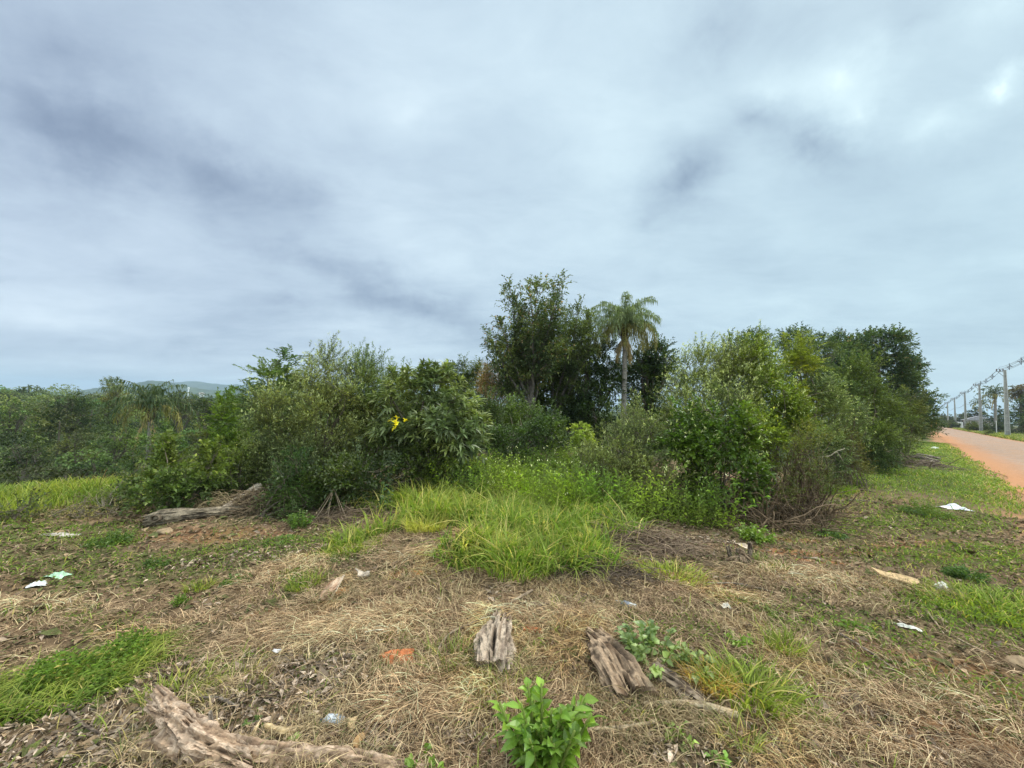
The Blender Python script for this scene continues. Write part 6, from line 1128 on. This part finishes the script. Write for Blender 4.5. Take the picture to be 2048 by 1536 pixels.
for i, a in enumerate([('bright green weed right of the lobed weed', 1482, 1292, .09, .22, 14, 7, .04, .024, (.09, .17, .035), (.15, .25, .06)), ('small pale green weed below the pale stick', 1357, 1482, .08, .14, 8, 6, .035, .022, (.12, .18, .08), (.18, .25, .11)), ('tiny rosette at the bottom right', 1442, 1535, .05, .09, 6, 5, .035, .02, (.13, .24, .09), (.2, .32, .12)),
        ('blue green broad weed before the left clump', 757, 1022, .42, .42, 8, 9, .12, .05, (.07, .12, .075), (.12, .18, .11)), ('rounded light green bush at the edge of the left clump', 595, 1056, .26, .36, 34, 13, .04, .028, (.08, .14, .03), (.14, .22, .05)), ('dark green mound of weeds in the left clearing', 222, 1092, .20, .60, 60, 12, .04, .02, (.035, .075, .02), (.075, .13, .035)),
        ('small round tuft between the tan straw and the left edge', 358, 1212, .11, .15, 22, 12, .03, .014, (.05, .10, .02), (.10, .17, .04)), ('dark tuft below the fallen trunk', 312, 1133, .11, .28, 24, 11, .034, .016, (.04, .085, .02), (.09, .15, .04)), ('leafy weed cluster left of the tan straw heap', 475, 1165, .10, .36, 22, 7, .045, .03, (.08, .13, .04), (.15, .21, .07)),
        ('large green weed cluster behind the broken stump', 1510, 1082, .26, .62, 34, 10, .06, .038, (.06, .115, .02), (.12, .19, .04)), ('green weed mound on the verge left of the plastic bag', 1850, 1030, .30, 1.1, 70, 11, .05, .022, (.05, .09, .025), (.10, .15, .045)), ('dark green weed beside the white paper at the right', 1930, 1160, .18, .42, 40, 11, .045, .022, (.05, .10, .025), (.10, .16, .045)),
        ('flat green weed patch in the right foreground', 1712, 1262, .07, .42, 34, 8, .035, .02, (.07, .13, .035), (.12, .2, .055)), ('fine grey green weed left of the brown soil at the right', 1530, 1232, .08, .42, 34, 10, .03, .013, (.07, .10, .05), (.12, .16, .075)), ('tiny green weed right of the grey log', 1075, 1290, .05, .12, 10, 5, .03, .016, (.1, .19, .04), (.16, .27, .06)),
        ('light green weeds low on the edge of the verge', 1660, 1072, .12, .60, 40, 8, .05, .03, (.09, .15, .06), (.15, .22, .09)), ('pale green sprout beside the crooked root bit', 585, 1500, .05, .12, 8, 5, .035, .024, (.12, .18, .09), (.2, .27, .13)), ('green seedling left of the crooked root bit', 500, 1462, .05, .16, 9, 5, .03, .02, (.1, .16, .08), (.16, .22, .1)), ('dark green creeping patch near the clump', 640, 1130, .07, .5, 36, 9, .03, .015, (.06, .11, .03), (.1, .17, .05)), ('bright green low patch before the left clump', 560, 1082, .08, .9, 60, 9, .032, .016, (.09, .16, .035), (.15, .24, .05))]):
    lab, px, py, h, w, ns, nl, ll, lw, c0, c1 = a; plant('weed', lab, px, py, 620 + i, h, w, ns, nl, ll, lw, c0, c1, big=(ll > .05))
def tuft(label, px, py, seed, n, rad, h, c0, c1, wd=.005, dry=.12, lean=.9, group='grass tufts in the clearing'):
    rng = np.random.default_rng(seed); b = gp(px, py); u = rng.random(n) * 6.28; q = np.sqrt(rng.random(n)) * rad; x, y = b[0] + np.cos(u) * q, b[1] + np.sin(u) * q * .7; B = np.stack([x, y, height(x, y) - .004], 1); a = u + rng.normal(0, .8, n); g = Geo(); blades(g, B, h * rng.uniform(.4, 1.1, n), np.stack([np.cos(a), np.sin(a), np.zeros(n)], 1) * rng.uniform(.1, lean, (n, 1)), rng.uniform(.1, .6, n), wd * rng.uniform(.7, 1.4, n), palette(rng, n, c0, c1, .2, (.42, .35, .18), dry), rng, 5); tag(g.build('grass_tuft', M_GRASS, origin=b), label, 'grass tuft', group)
YG = ((.11, .15, .035), (.21, .245, .065)); GG = ((.075, .12, .03), (.14, .19, .05))
for i, a in enumerate([('bright grass tuft at the right edge of the tan straw heap', 612, 1175, 240, .16, .12, *YG), ('wispy yellow green tuft left of the tan straw heap', 398, 1180, 150, .14, .14, *YG), ('yellow green tuft behind the uprooted root', 360, 1388, 260, .20, .11, *YG), ('thin dry green tuft right of the uprooted root stub', 470, 1372, 160, .20, .10, (.13, .15, .05), (.22, .22, .08)), ('thin grass tuft left of the grey log', 905, 1325, 200, .18, .14, (.09, .13, .04), (.17, .2, .07)),
        ('grass tuft in front of the grey log', 1010, 1395, 200, .20, .14, (.12, .15, .045), (.22, .24, .08)), ('big yellow green grass tuft right of the bark slab', 1500, 1395, 420, .24, .20, *YG), ('upright grass tuft behind the big tuft at the right', 1568, 1302, 220, .13, .17, *YG), ('reddish brown dry tuft beside the bark slab', 1418, 1378, 260, .12, .17, (.26, .15, .06), (.4, .26, .12)), ('small fresh tuft behind the orange tile', 790, 1290, 50, .06, .12, *GG),
        ('lush yellow green grass patch at the right edge', 1985, 1215, 1500, .55, .12, (.12, .17, .035), (.22, .27, .06)), ('bright tuft below the twig heap', 1345, 1155, 420, .30, .15, (.15, .19, .05), (.28, .3, .09)), ('grass ring around the broken stump', 1520, 1130, 300, .25, .14, *GG), ('bright tuft at the foot of the dry vine tangle', 1660, 985, 600, .50, .26, (.10, .18, .02), (.20, .29, .04)), ('grass strip descending from the tall grass to the left', 705, 1100, 500, .30, .13, *YG),
        ('small pointed grass tuft at the bottom right', 1620, 1448, 90, .10, .13, *GG), ('thin grass tuft below the pale stick', 1475, 1485, 90, .10, .15, (.13, .16, .06), (.24, .26, .1)), ('small grass tuft by the front of the big plant', 1290, 1440, 40, .06, .1, *GG), ('drooping long grass over the mound front', 1035, 1150, 420, .26, .30, (.10, .15, .035), (.2, .26, .07)), ('dry pale clump hanging in the middle of the tall grass', 985, 1105, 420, .22, .30, (.36, .33, .14), (.52, .46, .24)),
        ('dry yellow clump on the left shoulder of the tall grass', 850, 1065, 420, .22, .28, (.24, .27, .07), (.44, .40, .18)), ('reddish dry stalk tuft in the yellow field', 200, 975, 60, .10, .55, (.2, .1, .05), (.3, .17, .08))]):
    lab, px, py, n, rad, h, c0, c1 = a; tuft(lab, px, py, 700 + i, n, rad, h, c0, c1, wd=.006 if n < 400 else .009)
# creeping fresh green patch, bottom left
def left_patch():
    rng = np.random.default_rng(801); GP = [E(70, 1390, .62, .30, 1, 24), E(200, 1330, .30, .20, 1), E(10, 1430, .42, .24, 1)]; g = Geo(); f = lambda x, y: field(GP, x, y, .3) * (.25 + .75 * ss(.36, .56, fbm(x * 4, y * 4, 807, 3)))
    B = scatter(rng, 80000, lambda x, y: f(x, y) * .8, 1.7, 4.6, -66, -28, p=1); n = len(B); hh = f(B[:, 0], B[:, 1]) * .16 * (.4 + 1.0 * fbm(B[:, 0] * 3, B[:, 1] * 3, 803, 2)); B[:, 2] += hh * np.sqrt(rng.random(n)); a = rng.random(n) * 6.28; D = norm(np.stack([np.cos(a), np.sin(a), rng.uniform(-.1, 1., n)], 1)); leaves(g, B, D, norm(UP + rng.normal(0, .45, (n, 3))), rng.uniform(.022, .045, n), .014, palette(rng, n, (.065, .115, .025), (.14, .20, .05), .28, (.3, .25, .12), .05), .3)
    B = scatter(rng, 34000, lambda x, y: f(x, y) * .8, 1.7, 4.6, -66, -28, p=1); n = len(B); a = rng.normal(.4, 1., n); yl = fbm(B[:, 0] * 2, B[:, 1] * 2, 805, 2)[:, None]; C = palette(rng, n, (.08, .13, .03), (.145, .20, .05), .25) * (1 - ss(.5, .6, yl)) + palette(rng, n, (.17, .21, .05), (.27, .29, .09), .25) * ss(.5, .6, yl)
    blades(g, B, rng.uniform(.08, .24, n), np.stack([np.cos(a), np.sin(a), np.zeros(n)], 1) * rng.uniform(.3, 1.2, (n, 1)), rng.uniform(.3, .75, n), .006, C, rng, 4); tag(g.build('creeping_weeds', M_GRASS), 'fresh green creeping weeds and grass at the bottom left', 'weeds', kind='stuff')
left_patch()
# ---------------------------------------------------------------- air
def haze():
    me = bpy.data.meshes.new('haze'); s, zl, zh = 4700, -70, 125; V = [(x, y, z) for x in (-s, s) for y in (-s, s) for z in (zl, zh)]; me.from_pydata(V, [], [(0, 1, 3, 2), (4, 6, 7, 5), (0, 4, 5, 1), (2, 3, 7, 6), (0, 2, 6, 4), (1, 5, 7, 3)]); o = bpy.data.objects.new('haze', me); COL.objects.link(o); o['kind'] = 'stuff'; o['label'] = 'pale blue haze in the air'
    m = bpy.data.materials.new('haze_air'); m.use_nodes = True; nt = m.node_tree; nt.nodes.clear(); out = nt.nodes.new('ShaderNodeOutputMaterial'); v = nt.nodes.new('ShaderNodeVolumePrincipled'); v.inputs['Color'].default_value = (.62, .80, 1, 1); v.inputs['Density'].default_value = HAZE; v.inputs['Anisotropy'].default_value = .2; nt.links.new(v.outputs[0], out.inputs['Volume']); me.materials.append(m)
HAZE = .00027
haze()
print('all', time.time() - T0)
